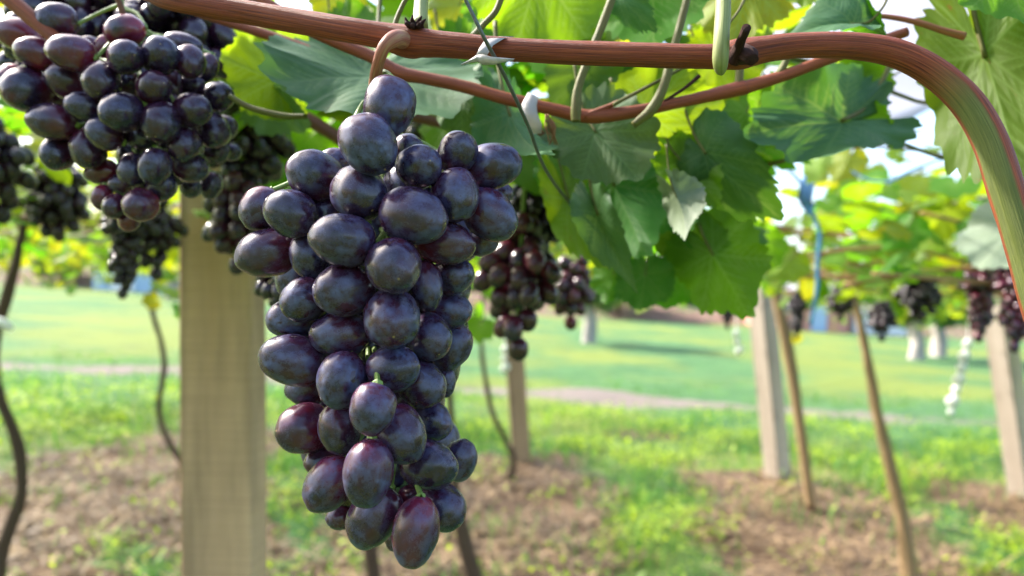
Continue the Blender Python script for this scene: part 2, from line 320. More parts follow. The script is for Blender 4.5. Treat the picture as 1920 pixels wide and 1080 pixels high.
# ---- ground cover: fast triangle scatter
def scatter(name, n, region, kind, mat, label, keep, seed):
    rg = np.random.default_rng(seed); X = rg.uniform(region[0], region[1], n); Y = region[2]+(region[3]-region[2])*rg.random(n)**1.5
    # clump
    X += .12*np.sin(Y*9+X*3); Y += .08*np.sin(X*11)
    k = rg.random(n) < keep(X, Y); X = X[k]; Y = Y[k]; n = len(X); th = rg.uniform(0, 6.283, n)
    r1 = rg.random(n)
    cl = .5+.5*wob(X, Y, 2.1, 7)/1.5
    if kind == 'blade':
        h = rg.uniform(.04, .13, n)*(.5+cl); w = rg.uniform(.003, .007, n); le = rg.uniform(.1, .7, n)*h
        px, py = np.cos(th)*w, np.sin(th)*w; lx, ly = -np.sin(th)*le, np.cos(th)*le
        z0 = -np.ones(n)*.03
        v = np.stack([np.stack([X-px, Y-py, z0], -1), np.stack([X+px, Y+py, z0], -1), np.stack([X+px*.8+lx*.4, Y+py*.8+ly*.4, h*.6], -1), np.stack([X-px*.8+lx*.4, Y-py*.8+ly*.4, h*.6], -1), np.stack([X+lx, Y+ly, h], -1)], 1)
        fq = [(0, 1, 2, 3)]; ft = [(3, 2, 4)]
    elif kind == 'litter':
        L = rg.uniform(.02, .09, n); w = rg.uniform(.002, .008, n); z = rg.uniform(.0, .035, n); ti = rg.normal(0, .25, n)*L
        cx, cy = np.cos(th), np.sin(th)
        v = np.stack([np.stack([X-cx*L-cy*w, Y-cy*L+cx*w, z-ti], -1), np.stack([X-cx*L+cy*w, Y-cy*L-cx*w, z-ti], -1), np.stack([X+cx*L+cy*w, Y+cy*L-cx*w, z+ti], -1), np.stack([X+cx*L-cy*w, Y+cy*L+cx*w, z+ti], -1), np.stack([X, Y, z+.004], -1)], 1)
        fq = [(0, 1, 2, 3)]; ft = []
    else:  # weed leaf: a rhomb on a short stalk height
        L = rg.uniform(.010, .030, n); z = rg.uniform(.01, .14, n)*(.35+cl); a = rg.normal(0, .5, n); cx, cy = np.cos(th), np.sin(th)
        v = np.stack([np.stack([X-cx*L, Y-cy*L, z-a*L], -1), np.stack([X-cy*L*.62, Y+cx*L*.62, z+L*.25], -1), np.stack([X+cx*L, Y+cy*L, z+a*L], -1), np.stack([X+cy*L*.62, Y-cx*L*.62, z+L*.25], -1), np.stack([X, Y, z], -1)], 1)
        fq = [(0, 1, 4), (1, 2, 4), (2, 3, 4), (3, 0, 4)]; ft = []
    base = (np.arange(n)*5)[:, None]
    loops = []; tot = []
    allf = fq+ft; li = np.concatenate([np.array(f) for f in allf]); ls = np.array([len(f) for f in allf])
    LI = (base+li[None]).ravel(); LT = np.tile(ls, n)
    me = bpy.data.meshes.new(name); me.vertices.add(n*5); me.vertices.foreach_set('co', v.reshape(-1).astype('f'))
    me.loops.add(len(LI)); me.loops.foreach_set('vertex_index', LI.astype('i')); me.polygons.add(len(LT))
    st = np.concatenate([[0], np.cumsum(LT)[:-1]]); me.polygons.foreach_set('loop_start', st.astype('i')); me.polygons.foreach_set('loop_total', LT.astype('i'))
    a = me.attributes.new('rnd', 'FLOAT', 'POINT'); a.data.foreach_set('value', np.repeat(r1, 5).astype('f')); me.update(calc_edges=True); me.validate()
    o = mesh_obj(name, me, mat); tag(o, label, kind.replace('blade', 'grass').replace('litter', 'dry grass').replace('weed', 'weeds'), kind='stuff'); return o
def cover_mat(name, a, b, tr, tf=.4):
    t = NT(name); r = t.attr('rnd'); c = t.mix(r, a, b); t.fin(c, .55); x = t.n('BsdfTranslucent'); t.set(x.inputs[0], t.mix(r, tr, tuple(min(1, k*1.25) for k in tr)))
    mx = t.n('MixShader'); mx.inputs[0].default_value = tf; t.t.links.new(t.b.outputs[0], mx.inputs[1]); t.t.links.new(x.outputs[0], mx.inputs[2]); t.t.links.new(mx.outputs[0], t.out.inputs[0]); return t.m
M['grass'] = cover_mat('grass_blade', (.04, .12, .025), (.10, .23, .05), (.14, .32, .04)); M['weed'] = cover_mat('weed_leaf', (.05, .13, .012), (.34, .46, .03), (.50, .64, .03))
M['straw'] = cover_mat('straw', (.07, .036, .02), (.40, .27, .14), (.3, .2, .1), .15)
def near(X, Y): return np.clip((13-Y)/6, .12, 1)
scatter('lawn_grass', 150000, (-8, 10, 2.6, 13), 'blade', M['grass'], 'bright green grass blades covering the ground between the vine rows', lambda X, Y: (1-soil(X, Y)*np.where(wob(X, Y, 4.4, 2) > .4, .72, .95))*(1-pathm(X, Y)*.9)*near(X, Y)*np.clip(.35+.65*wob(X, Y, 1.6, 2), .15, 1), 1)
scatter('ground_weeds', 150000, (-7, 9, 2.6, 9.5), 'weed', M['weed'], 'low leafy green weeds in clumps along the strips between bare soil', lambda X, Y: (1-soil(X, Y)*np.where(wob(X, Y, 3.4, 9) > .6, .65, .96))*(1-pathm(X, Y))*near(X, Y)*np.clip(.25+wob(X, Y, 2.4, 5), .10, 1), 2)
scatter('dry_grass', 60000, (-5, 6, 2.6, 7.5), 'litter', M['straw'], 'dry straw and dead grass scattered over the bare brown soil', lambda X, Y: (.05+soil(X, Y))*np.clip(.6+.5*wob(X, Y, 3, 1), .1, 1), 3)

# ------------------------------------------------------------------ dirt bank, far trees, houses
mb = MB(); V = []; Fa = []; nbx = 140
rows = [(-3, 0), (-1.2, .35), (.3, .85), (1.6, 1.1), (3.5, 1.2), (8, .9), (14, 0)]
for i in range(nbx):
    x = -60+120*i/(nbx-1)
    for dy, h in rows: V.append((x, 47+dy+1.2*math.sin(x*.21)+.5*mnoise.noise(Vector((x*.5, dy, 2))), -.15+h*(1+.35*mnoise.noise(Vector((x*.25, dy*.5, 7))))*(1 if x < 22 else .6)))
nr = len(rows); Fa = [(i*nr+k, (i+1)*nr+k, (i+1)*nr+k+1, i*nr+k+1) for i in range(nbx-1) for k in range(nr-1)]
mb.add(V, Fa)
t = NT('bank_earth'); co = t.coord(); n1 = t.noise(co, .9, 6, .65); n2 = t.noise(co, 5, 5, .7)
M['bank'] = t.fin(t.mix(t.ramp(n1, .52, .62), t.mix(n2, (.10, .055, .035), (.26, .165, .12)), (.10, .17, .05)), .95, t.bump(n2, .6, .3))
tag(mb.build('dirt_bank', M['bank']), kind='structure')

def leaf_cards(rg, cen, siz, nrm_up, tmpl):
    pass
LOW_A = None
def outline_r(a, lobes=1.0):
    d = abs(math.degrees(a)); 
    xs = [0, 26, 50, 78, 104, 138, 162, 174, 180]; ys = [1.0, .97-.23*lobes, .90, .88-.20*lobes, .78, .66, .56, .36, .10]
    return float(np.interp(d, xs, ys))
def low_leaf(n=22):
    v = [(0, 0, 0)]; f = []
    angs = [-math.pi+2*math.pi*(i+.5)/n for i in range(n)]
    for k, s in ((0, .55), (1, 1.0)):
        for i, a in enumerate(angs):
            r = outline_r(a)*s*(1+(.06*(-1)**i if k else 0)); x = math.sin(a)*r; y = math.cos(a)*r
            v.append((x, y, -.16*(x*x+y*y)+.10*abs(x)))
    for i in range(n-1): f.append((0, 1+i, 2+i)); f.append((1+i, 1+n+i, 2+n+i, 2+i))
    return np.array(v), f
LV, LF = low_leaf()
def foliage(name, cen, size, nrm, az, mat, parent=None, seed=0):
    """many leaves in one mesh; cen (n,3), size (n,), nrm (n,3) leaf normals, az tip direction angle"""
    rg = np.random.default_rng(seed); n = len(cen); nv = len(LV)
    N = nrm/np.linalg.norm(nrm, axis=1)[:, None]; T = np.stack([np.cos(az), np.sin(az), -.35*np.ones(n)], -1)
    T -= N*(T*N).sum(1)[:, None]; T /= np.linalg.norm(T, axis=1)[:, None]; B = np.cross(T, N)
    curl = rg.uniform(.2, 2.0, n); lv = LV[None]*size[:, None, None]*np.ones((n, 1, 1)); lz = lv[:, :, 2]*curl[:, None]+size[:, None]*.05*np.sin(LV[None, :, 0]*5+rg.uniform(0, 6, (n, 1)))*np.abs(LV[None, :, 1])
    wx = rg.uniform(.8, 1.1, n)[:, None]
    v = cen[:, None]+B[:, None]*(lv[:, :, 0]*wx)[..., None]+T[:, None]*lv[:, :, 1][..., None]+N[:, None]*lz[..., None]
    li = np.concatenate([np.array(f) for f in LF]); ls = np.array([len(f) for f in LF]); LI = ((np.arange(n)*nv)[:, None]+li[None]).ravel(); LT = np.tile(ls, n)
    me = bpy.data.meshes.new(name); me.vertices.add(n*nv); me.vertices.foreach_set('co', v.reshape(-1).astype('f')); me.loops.add(len(LI)); me.loops.foreach_set('vertex_index', LI.astype('i'))
    me.polygons.add(len(LT)); me.polygons.foreach_set('loop_start', np.concatenate([[0], np.cumsum(LT)[:-1]]).astype('i')); me.polygons.foreach_set('loop_total', LT.astype('i'))
    a = me.attributes.new('rnd', 'FLOAT', 'POINT'); a.data.foreach_set('value', np.repeat(rg.random(n), nv).astype('f'))
    vv = np.clip(1-np.abs(LV[:, 0])*9, 0, 1); vv = np.maximum(vv, np.clip(1-np.abs(np.abs(LV[:, 0])-LV[:, 1]*1.2)*9, 0, 1))
    a = me.attributes.new('vein', 'FLOAT', 'POINT'); a.data.foreach_set('value', np.tile(vv*.6, n).astype('f'))
    me.update(calc_edges=True); me.polygons.foreach_set('use_smooth', [True]*len(me.polygons))
    return mesh_obj(name, me, mat, parent)
def crown_tree(name, base, h, rad, label, group, trunk_mat, tr, leafm, seed, ch=None, n=2200, ls=.16):
    rg = np.random.default_rng(seed); root = empty(name, base, label, 'tree', group)
    mb = MB(); b = Vector(base); tube(mb, [(b.x, b.y, b.z-.2, tr*1.25), (b.x+.05, b.y, b.z+h*.2, tr), (b.x-.1, b.y, b.z+h*.45, tr*.8), (b.x+.1, b.y, b.z+h*.75, tr*.4)], rough=.25); mb.build('trunk', trunk_mat, root)
    mb = MB()
    for k in range(6):
        a = rg.uniform(0, 6.28); e = b+Vector((math.cos(a)*rad*.7, math.sin(a)*rad*.7, h*rg.uniform(.6, .9)))
        s_ = b+Vector((0, 0, h*rg.uniform(.3, .5))); m_ = (s_+e)/2+Vector((0, 0, .2)); tube(mb, [(*s_, tr*.45), (*m_, tr*.3), (*e, tr*.1)], sides=6)
    mb.build('limb', M['trunk'], root)
    nc = 26; cc = np.stack([rg.normal(0, .42, nc)*rad, rg.normal(0, .42, nc)*rad, h*rg.uniform(.45, 1.0, nc)], -1)
    k = rg.integers(0, nc, n); d = rg.normal(0, 1, (n, 3)); d /= np.linalg.norm(d, axis=1)[:, None]
    cen = np.array(base)+cc[k]+d*(rad*rg.uniform(.18, .40, n))[:, None]; nr_ = d+rg.normal(0, .5, (n, 3))
    foliage('crown', cen, rg.uniform(.6, 1.3, n)*ls, nr_, rg.uniform(0, 6.28, n), leafm, root, seed)
    return root
M['treeleaf'] = leaf_material('tree_leaf', (.05, .12, .025), (.09, .17, .05), (.25, .42, .06)); M['treeleaf2'] = leaf_material('tree_leaf_pale', (.12, .20, .05), (.17, .25, .08), (.40, .52, .10))
def far_at(px, py): g = G(px, py); return (g.x, g.y, -.05)
crown_tree('tree', far_at(1102, 641), 3.2, 1.3, 'small tree with thick limewashed white trunk standing on the lawn near the middle', 'limewashed trees on the lawn', M['lime'], .2, M['treeleaf'], 11)
crown_tree('tree', far_at(1716, 672), 3.0, 1.2, 'small tree with limewashed trunk on the right, in front of the white sheet', 'limewashed trees on the lawn', M['lime'], .2, M['treeleaf'], 12)
crown_tree('tree', far_at(1757, 668), 3.0, 1.2, 'greyish limewashed tree trunk, the rightmost of the pale trunks on the lawn', 'limewashed trees on the lawn', M['lime'], .22, M['treeleaf2'], 13)
crown_tree('tree', far_at(322, 560), 3.4, 1.7, 'small tree with pale trunk at the far lawn edge, left of the big timber post', 'limewashed trees on the lawn', M['lime'], .28, M['treeleaf2'], 14)
hedge = [(-70, 1), (40, 0), (120, 1), (420, 0), (560, 1), (700, 0), (860, 1), (1010, 0), (1160, 1), (1250, 0), (1300, 0), (1480, 0), (1700, 1), (1850, 0), (2000, 1)]
where = ['at the far left frame edge', 'above the dirt bank, second from the left', 'above the dirt bank beside the blue shed', 'hidden mostly behind the big timber post', 'behind the top of the main bunch on its left', 'straight behind the main bunch', 'just right of the main bunch', 'behind the dark bunch right of the main one', 'behind the first limewashed trunk', 'right of the first limewashed trunk', 'over the reddish bank in the middle distance', 'left of the pink house', 'behind the pink house on its right', 'behind the rightmost post', 'at the far right frame edge']
for i, (px, kd) in enumerate(hedge):
    Y = 52+6*math.sin(i*2.1); hz = 540+(px-960)*.0559; x = P(px, hz, Y).x
    crown_tree('bush_tree', (x, Y, -.1), 3.0+.8*math.sin(i*1.7)+(.5 if px < 1000 else 0), 2.6, ('pale green' if kd else 'dark green')+' rounded shrub tree '+where[i], 'shrub trees along the far edge', M['trunk'], .15, M['treeleaf2'] if kd else M['treeleaf'], 30+i, n=1100, ls=.3)
def house(name, px0, px1, pyb, Y, h, wall, label, door=None, roofh=.7):
    a = P(px0, pyb, Y); b = P(px1, pyb, Y); w = b.x-a.x; cx = (a.x+b.x)/2; base = (cx, Y+2, 0)
    root = empty(name, base, label, 'building'); mb = MB(); box(mb, (cx, Y+2, h/2-.2), w, 4, h+.4); mb.build('wall', wall, root, smooth=False)
    mb = MB(); y0, y1 = Y-.3, Y+4.3; x0, x1 = cx-w/2-.3, cx+w/2+.3
    V = [(x0, y0, h), (x1, y0, h), (x1, y1, h), (x0, y1, h), (x0, (y0+y1)/2, h+roofh), (x1, (y0+y1)/2, h+roofh), (x0, y0, h+.08), (x1, y0, h+.08)]
    V = [(x0, y0, h+.01), (x1, y0, h+.01), (x1, y1, h+.01), (x0, y1, h+.01), (x0, Y+2, h+roofh), (x1, Y+2, h+roofh)]
    mb.add(V, [(0, 1, 5, 4), (2, 3, 4, 5), (0, 4, 3), (1, 2, 5), (0, 3, 2, 1)]); mb.build('roof', M['roof'], root, smooth=False)
    return root, cx, w
r, cx, w = house('house', 1440, 1592, 600, 42, 2.3, M['pink'], 'small pink walled house with pale blue door panel at the far right of the lawn')
mb = MB(); p = P(1536, 590, 42); box(mb, (p.x, 41.97, 1.1), .85, .08, 2.2); d = mb.build('door', M['bluewall'], r, False)
mb = MB(); p = P(1472, 590, 42); box(mb, (p.x, 41.97, 1.4), .8, .08, .8); d = mb.build('window', M['whitewall'], r, False); mb = MB(); box(mb, (p.x, 41.92, 1.4), .66, .04, .66); mb.build('pane', M['glass'], d, False)
house('shed', 1600, 1700, 620, 43, 1.2, M['whitewall'], 'low white sheet walled shed right of the pink house', roofh=.3)
r, cx, w = house('shed', 175, 300, 500, 44, 2.1, M['bluewall'], 'low blue and white shed behind the left lawn, below the hanging bunches', roofh=.4)
mb = MB(); p = P(232, 500, 44); box(mb, (p.x, 43.96, .9), 1.4, .08, 1.8); mb.build('door', M['whitewall'], r, False)

# ------------------------------------------------------------------ posts
def post(px_t, py_t, px_b, py_b, Y, wd, dp, yaw, mat, label, ztop=None, side=None):
    a = P(px_t, py_t, Y); b = P(px_b, py_b, Y); d = (a-b).normalized()
    if ztop is not None: a = b+d*((ztop-b.z)/d.z)
    b = b-d*((b.z+.15)/d.z)
    R = Matrix.Rotation(yaw, 3, 'Z'); ux = (R @ Vector((1, 0, 0))); ux = (ux-d*ux.dot(d)).normalized(); uy = d.cross(ux)
    root = empty('timber_post', (b.x, b.y, 0), label, 'post', 'timber posts holding up the vine trellis'); L = (a-b).length
    e = .004; prof = [(-wd/2+e, -dp/2), (wd/2-e, -dp/2), (wd/2, -dp/2+e), (wd/2, dp/2-e), (wd/2-e, dp/2), (-wd/2+e, dp/2), (-wd/2, dp/2-e), (-wd/2, -dp/2+e)]
    n = 24; V = []
    for i in range(n+1):
        for (x, y) in prof:
            s_ = 1+.012*mnoise.noise(Vector((i*.4, x*20, Y))); V.append((x*s_, y*s_, L*i/n))
    Fc = [(i*8+k, i*8+(k+1) % 8, (i+1)*8+(k+1) % 8, (i+1)*8+k) for i in range(n) for k in range(8)]+[tuple(range(7, -1, -1)), tuple(n*8+k for k in range(8))]
    mb = MB(); mb.add(V, Fc); o = mb.build('shaft', mat, None, False); o.parent = root
    o.matrix_local = Matrix.Translation(b-root.location) @ Matrix((ux, uy, d)).transposed().to_4x4()
    # staple and wire on the post
    mb = MB(); c = b+d*(L-.05)-uy*(dp/2+.004); tube(mb, [(*(c-ux*.02), .002), (*c, .002), (*(c+ux*.02), .002)], sides=6, n=2); mb.build('staple', M['wire'], root)
    return root
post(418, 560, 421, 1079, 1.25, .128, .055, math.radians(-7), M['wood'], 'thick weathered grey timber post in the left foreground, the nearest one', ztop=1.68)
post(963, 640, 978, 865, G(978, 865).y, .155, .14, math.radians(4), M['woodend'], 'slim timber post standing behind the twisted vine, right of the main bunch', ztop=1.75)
post(1428, 570, 1459, 895, G(1459, 895).y, .15, .17, math.radians(26), M['woodsunlit'], 'timber post on the right with a bright sunlit left face', ztop=1.7)
post(1880, 640, 1921, 932, G(1921, 932).y, .16, .17, math.radians(20), M['woodsunlit'], 'sunlit timber post at the right frame edge under dark bunches', ztop=1.7)

# ------------------------------------------------------------------ hero leaf meshes
def hero_leaf(seed, lobes, cup, fold, bend, name='leaf'):
    rg = random.Random(seed); NA, NR = 300, 34; ph = [rg.uniform(0, 6.28) for _ in range(6)]
    segs = []   # x0,y0,x1,y1,w0
    prim = [(0, .97), (50, .84), (-50, .84), (100, .70), (-100, .70), (143, .5), (-143, .5)]
    for a, L in prim:
        a_ = math.radians(a+rg.uniform(-3, 3)); dx, dy = math.sin(a_), math.cos(a_); segs.append((0, 0, dx*L, dy*L, .013))
        for k, fr in enumerate((.16, .30, .43, .56, .68, .80, .9)):
            for s_ in (-1, 1):
                if abs(a) == 143 and k > 3: continue
                fr2 = fr+rg.uniform(-.03, .03); b_ = a_+s_*math.radians(43+rg.uniform(-5, 5)); l2 = L*.42*(1-fr2)+.07
                x0, y0 = dx*L*fr2, dy*L*fr2; x1, y1 = x0+math.sin(b_)*l2, y0+math.cos(b_)*l2; segs.append((x0, y0, x1, y1, .0065))
                for q in (.35, .65):
                    c_ = b_+s_*math.radians(-50); xm, ym = x0+(x1-x0)*q, y0+(y1-y0)*q
                    segs.append((xm, ym, xm+math.sin(c_)*.07, ym+math.cos(c_)*.07, .003))
                    c_ = b_+s_*math.radians(50); segs.append((xm, ym, xm+math.sin(c_)*.07, ym+math.cos(c_)*.07, .003))
    S_ = np.array(segs); A = np.linspace(-math.pi, math.pi, NA+1)
    teeth = np.zeros(NA+1); nt_ = 27
    for i, a in enumerate(A):
        u = (a+math.pi)/(2*math.pi)*nt_; fr = (u+.25*math.sin(u*1.7+ph[0])) % 1; tw = fr/.72 if fr < .72 else (1-fr)/.28
        amp = .075+.03*math.sin(u*.9+ph[1])
        u2 = (u*2.0) % 1; teeth[i] = amp*(tw-.5)+.02*(1-abs(2*u2-1))
    ro = np.array([outline_r(a, lobes) for a in A])
    kr = np.hanning(9); kr /= kr.sum(); ro = np.convolve(np.pad(ro, 4, mode='edge'), kr, 'valid'); ro = ro*(1+.05*np.sin(A*3+ph[2]))+teeth*np.clip((math.pi-np.abs(A))*4, 0, 1)
    T = np.linspace(0, 1, NR+1)[1:]**.9; R = T[:, None]*ro[None]; X = np.sin(A)[None]*R; Y = np.cos(A)[None]*R
    X = X.ravel(); Y = Y.ravel(); tt = np.repeat(T, NA+1)
    X = np.concatenate([[0], X]); Y = np.concatenate([[0], Y]); tt = np.concatenate([[0], tt])
    D = np.full(X.shape, 9.); VN = np.zeros(X.shape)
    for x0, y0, x1, y1, w_ in S_:
        dx, dy = x1-x0, y1-y0; l2 = dx*dx+dy*dy; u = np.clip(((X-x0)*dx+(Y-y0)*dy)/l2, 0, 1); d = np.hypot(X-x0-u*dx, Y-y0-u*dy)
        ww = w_*(1.35-.75*u); VN = np.maximum(VN, np.exp(-(d/ww)**2)*(1 if w_ > .004 else .45)); 
        if w_ > .004: D = np.minimum(D, d)
    Z = .007*(1-np.exp(-(D/.05)**2)) - cup*(X*X+Y*Y)*.5 + fold*np.abs(X)*.55 + .05*tt**2*np.sin(5*np.arctan2(X, Y)+ph[3])+.03*tt**3*np.sin(11*np.arctan2(X, Y)+ph[4])+.02*np.sin(X*7+ph[5])*np.cos(Y*6)
    if bend:
        k = bend; yy = Y.copy(); ang = k*yy; Y2 = np.sin(ang)/k-Z*np.sin(ang); Z = Z*np.cos(ang)-(1-np.cos(ang))/k; Y = Y2
    V = np.stack([X, Y, Z], -1); Fq = []
    s1 = NA+1; Fq += [(0, 1+i+1, 1+i) for i in range(NA)]
    i_ = np.arange(NR-1)[:, None]*s1+1; k_ = np.arange(NA)[None]; a0 = (i_+k_).ravel(); Fq += np.stack([a0, a0+1, a0+1+s1, a0+s1], -1).tolist()
    me = bpy.data.meshes.new(name); me.from_pydata(V.tolist(), [], Fq); 
    a = me.attributes.new('vein', 'FLOAT', 'POINT'); a.data.foreach_set('value', VN.astype('f')); me.attributes.new('rnd', 'FLOAT', 'POINT')
    me.polygons.foreach_set('use_smooth', [True]*len(me.polygons)); return me
# (lobes, cup, fold, bend)
LM = [hero_leaf(1, .55, .25, .2, .3), hero_leaf(2, .3, .5, .1, .8), hero_leaf(3, .8, .1, .45, .5), hero_leaf(4, .4, .35, -.3, 1.2), hero_leaf(5, .5, .15, .7, .9), hero_leaf(6, .45, -.3, .15, .3)]
_lm = {}
def leaf_mesh(i, mk):
    if (i, mk) not in _lm:
        me = LM[i].copy(); me.name = 'leaf'; me.materials.append(M[mk]); _lm[(i, mk)] = me
    return _lm[(i, mk)]
def leaf(parent, bx, by, bY, tx, ty, tY, roll=0, ws=1.0, var=0, mk='leaf', under=True, pet=True, scale=1.0):
    b = P(bx, by, bY); tp = P(tx, ty, tY); yv = (tp-b); L = yv.length*scale; yv.normalize()
    view = (b-CAM).normalized(); n0 = -(view-yv*view.dot(yv)).normalized(); n = Matrix.Rotation(math.radians(roll), 3, yv) @ n0
    z = -n if under else n; x = yv.cross(z)
    me = leaf_mesh(var, mk); o = bpy.data.objects.new('leaf', me); C.objects.link(o); o.parent = parent
    Mx = Matrix.Translation(b) @ Matrix((x, yv, z)).transposed().to_4x4() @ Matrix.Diagonal((L*ws, L, L, 1))
    o.matrix_local = Matrix.Translation(-parent.location) @ Mx
    if pet:
        mb = MB(); up = Vector((0, 0, 1)); q = [b+yv*L*.03, b-yv*L*.22+up*L*.08-z*L*.03, b-yv*L*.40+up*L*.28, b-yv*L*.5+up*L*.55]
        tube(mb, [(*p, L*r_) for p, r_ in zip(q, (.014, .017, .018, .024))], sides=8, n=5)
        po = mb.build('petiole', M['petiole'], None); po.parent = o; po.matrix_parent_inverse = Mx.inverted()
    return o

# ------------------------------------------------------------------ foreground vine A: the thick cane
vA = empty('grapevine', P(765, 78, .335), 'near grapevine with the thick red brown cane arching across the top of the picture', 'grapevine', 'grapevines trained on the overhead trellis')
mb = MB()
ptube(mb, [(150, -60, 40, .35), (270, -22, 42, .345), (330, 0, 43, .34), (480, 26, 44, .34), (640, 54, 46, .335), (720, 68, 50, .335), (768, 78, 60, .335), (815, 82, 50, .335), (930, 91, 44, .335), (1050, 98, 44, .335), (1200, 103, 45, .335), (1330, 106, 46, .335), (1385, 102, 56, .335), (1430, 93, 50, .335), (1500, 85, 47, .335), (1600, 86, 49, .335), (1680, 100, 52, .333), (1750, 135, 56, .33), (1812, 190, 58, .325), (1855, 262, 60, .32), (1885, 350, 62, .315), (1916, 450, 62, .31), (1946, 560, 62, .305), (1985, 700, 60, .30)], .335, sides=40, n=10, rough=.05)
mb.build('main_cane', M['caneend'], vA)
mb = MB(); ptube(mb, [(1372, 112, 34, .326), (1383, 95, 22, .322), (1390, 75, 17, .315), (1400, 52, 18, .307)], .33, sides=14, n=4, rough=.12); ptube(mb, [(1385, 100, 40, .33), (1402, 104, 36, .322), (1412, 112, 22, .318)], .33, sides=14, n=4, rough=.3); sp = mb.build('spur', M['darkspur'], vA)
mb = MB(); ptube(mb, [(1400, 52.5, 16, .3068), (1400.5, 50, 17, .3058)], .33, sides=14, n=2); ce = mb.build('cut_end', M['cutend'], None); ce.parent = sp; ce.matrix_parent_inverse = (Matrix.Translation(vA.location)).inverted()
mb = MB(); ptube(mb, [(1356, -30, 29, .33), (1356, 20, 29, .322), (1353, 70, 30, .317), (1351, 110, 30, .317), (1351, 128, 24, .320), (1353, 136, 12, .323)], .32, sides=18, n=6, rough=.05); mb.build('shoot', M['shoot'], vA)
mb = MB(); ptube(mb, [(795, -30, 26, .36), (789, 10, 26, .35), (788, 50, 30, .34)], .345, sides=16, n=5, rough=.04); mb.build('shoot', M['shoot'], vA)
mb = MB()
for q in range(7):
    a = q*.9; ptube(mb, [(783+6*math.cos(a), 52, 12, .333), (776+14*math.cos(a), 44+4*math.sin(a), 9, .328-.002*math.sin(a)), (778+20*math.cos(a), 36+8*math.sin(a), 3, .328)], .33, sides=8, n=3, rough=.4)
mb.build('bud', M['darkspur'], vA)
# ---- vine B: second cane and the leaves
vB = empty('grapevine', P(1080, 215, .42), 'grapevine whose thinner reddish cane dips behind the thick cane, with big leaves', 'grapevine', 'grapevines trained on the overhead trellis')
def cane(parent, rows, Y, m='cane', name='cane', sides=16, rough=.08):
    mb = MB(); ptube(mb, rows, Y, sides=sides, n=8, rough=rough); return mb.build(name, M[m], parent)
cane(vB, [(1700, 60, 18), (1620, 88, 20), (1560, 108, 21), (1480, 138, 22), (1400, 163, 25), (1390, 165, 28), (1300, 186, 22), (1200, 207, 23), (1130, 217, 27), (1090, 217, 25), (1040, 206, 24), (950, 185, 24), (860, 160, 24), (790, 145, 24), (745, 136, 28), (700, 108, 24), (640, 82, 24), (575, 52, 25), (500, 10, 27), (440, -30, 28)], .42)
cane(vB, [(370, 22, 19), (430, 42, 19), (520, 72, 19), (612, 108, 18), (700, 150, 16)], .47)
cane(vA, [(-30, -40, 30), (20, 0, 30), (75, 48, 28), (150, 110, 22)], .43)
cane(vB, [(520, 200, 22), (580, 225, 26), (640, 262, 24), (700, 300, 20)], .62, 'canedark')
cane(vB, [(760, 215, 20), (880, 240, 22), (1000, 250, 22), (1150, 260, 18)], .60, 'canedark')
cane(vB, [(880, 215, 13), (960, 225, 14), (1060, 250, 12)], .7, 'canedark')
cane(vB, [(1095, 218, 13), (1140, 200, 10), (1160, 190, 8)], .418, 'cane', 'spur')
cane(vB, [(1245, 190, 6), (1280, 168, 6), (1312, 142, 8)], .418, 'darkspur', 'spur')
cane(vB, [(1150, 196, 8), (1200, 170, 7), (1290, 122, 6), (1330, 100, 4)], .415, 'petiole', 'petiole')
cane(vB, [(1150, -10, 16), (1128, 50, 16), (1103, 110, 15), (1084, 165, 17), (1080, 200, 20), (1080, 228, 18)], .405, 'petiole', 'petiole')
cane(vB, [(1292, -20, 14), (1280, 30, 15), (1262, 95, 16), (1245, 160, 18), (1222, 205, 20), (1188, 234, 14)], .41, 'petiole', 'petiole')
cane(vB, [(1388, 118, 15), (1386, 150, 16), (1386, 166, 18)], .42, 'petiole', 'petiole')
cane(vB, [(1480, 100, 12), (1466, 130, 14), (1452, 148, 18)], .42, 'petiole', 'petiole')
cane(vB, [(430, 180, 10), (470, 202, 12), (530, 217, 12), (575, 218, 10)], .43, 'petiole', 'petiole')
cane(vB, [(945, -20, 13), (930, 20, 12), (905, 48, 12), (888, 68, 16)], .37, 'petiole', 'petiole')
cane(vB, [(770, -20, 9), (748, 25, 9), (738, 55, 10)], .37, 'petiole', 'petiole')
cane(vB, [(1000, 280, 9), (1040, 284, 8), (1090, 288, 8)], .46, 'petiole', 'petiole')
cane(vB, [(1575, -20, 10), (1574, 10, 9), (1572, 36, 9)], .43, 'canedark', 'petiole')
cane(vB, [(1580, 34, 8), (1650, 30, 9), (1720, 42, 11), (1770, 58, 13), (1808, 68, 16)], .43, 'petiolered', 'petiole')
cane(vB, [(1400, -10, 6), (1385, 20, 5), (1366, 45, 5)], .41, 'petiole', 'tendril')
cane(vB, [(440, 130, 9), (700, 118, 9), (720, 150, 8)], .8, 'canedark')
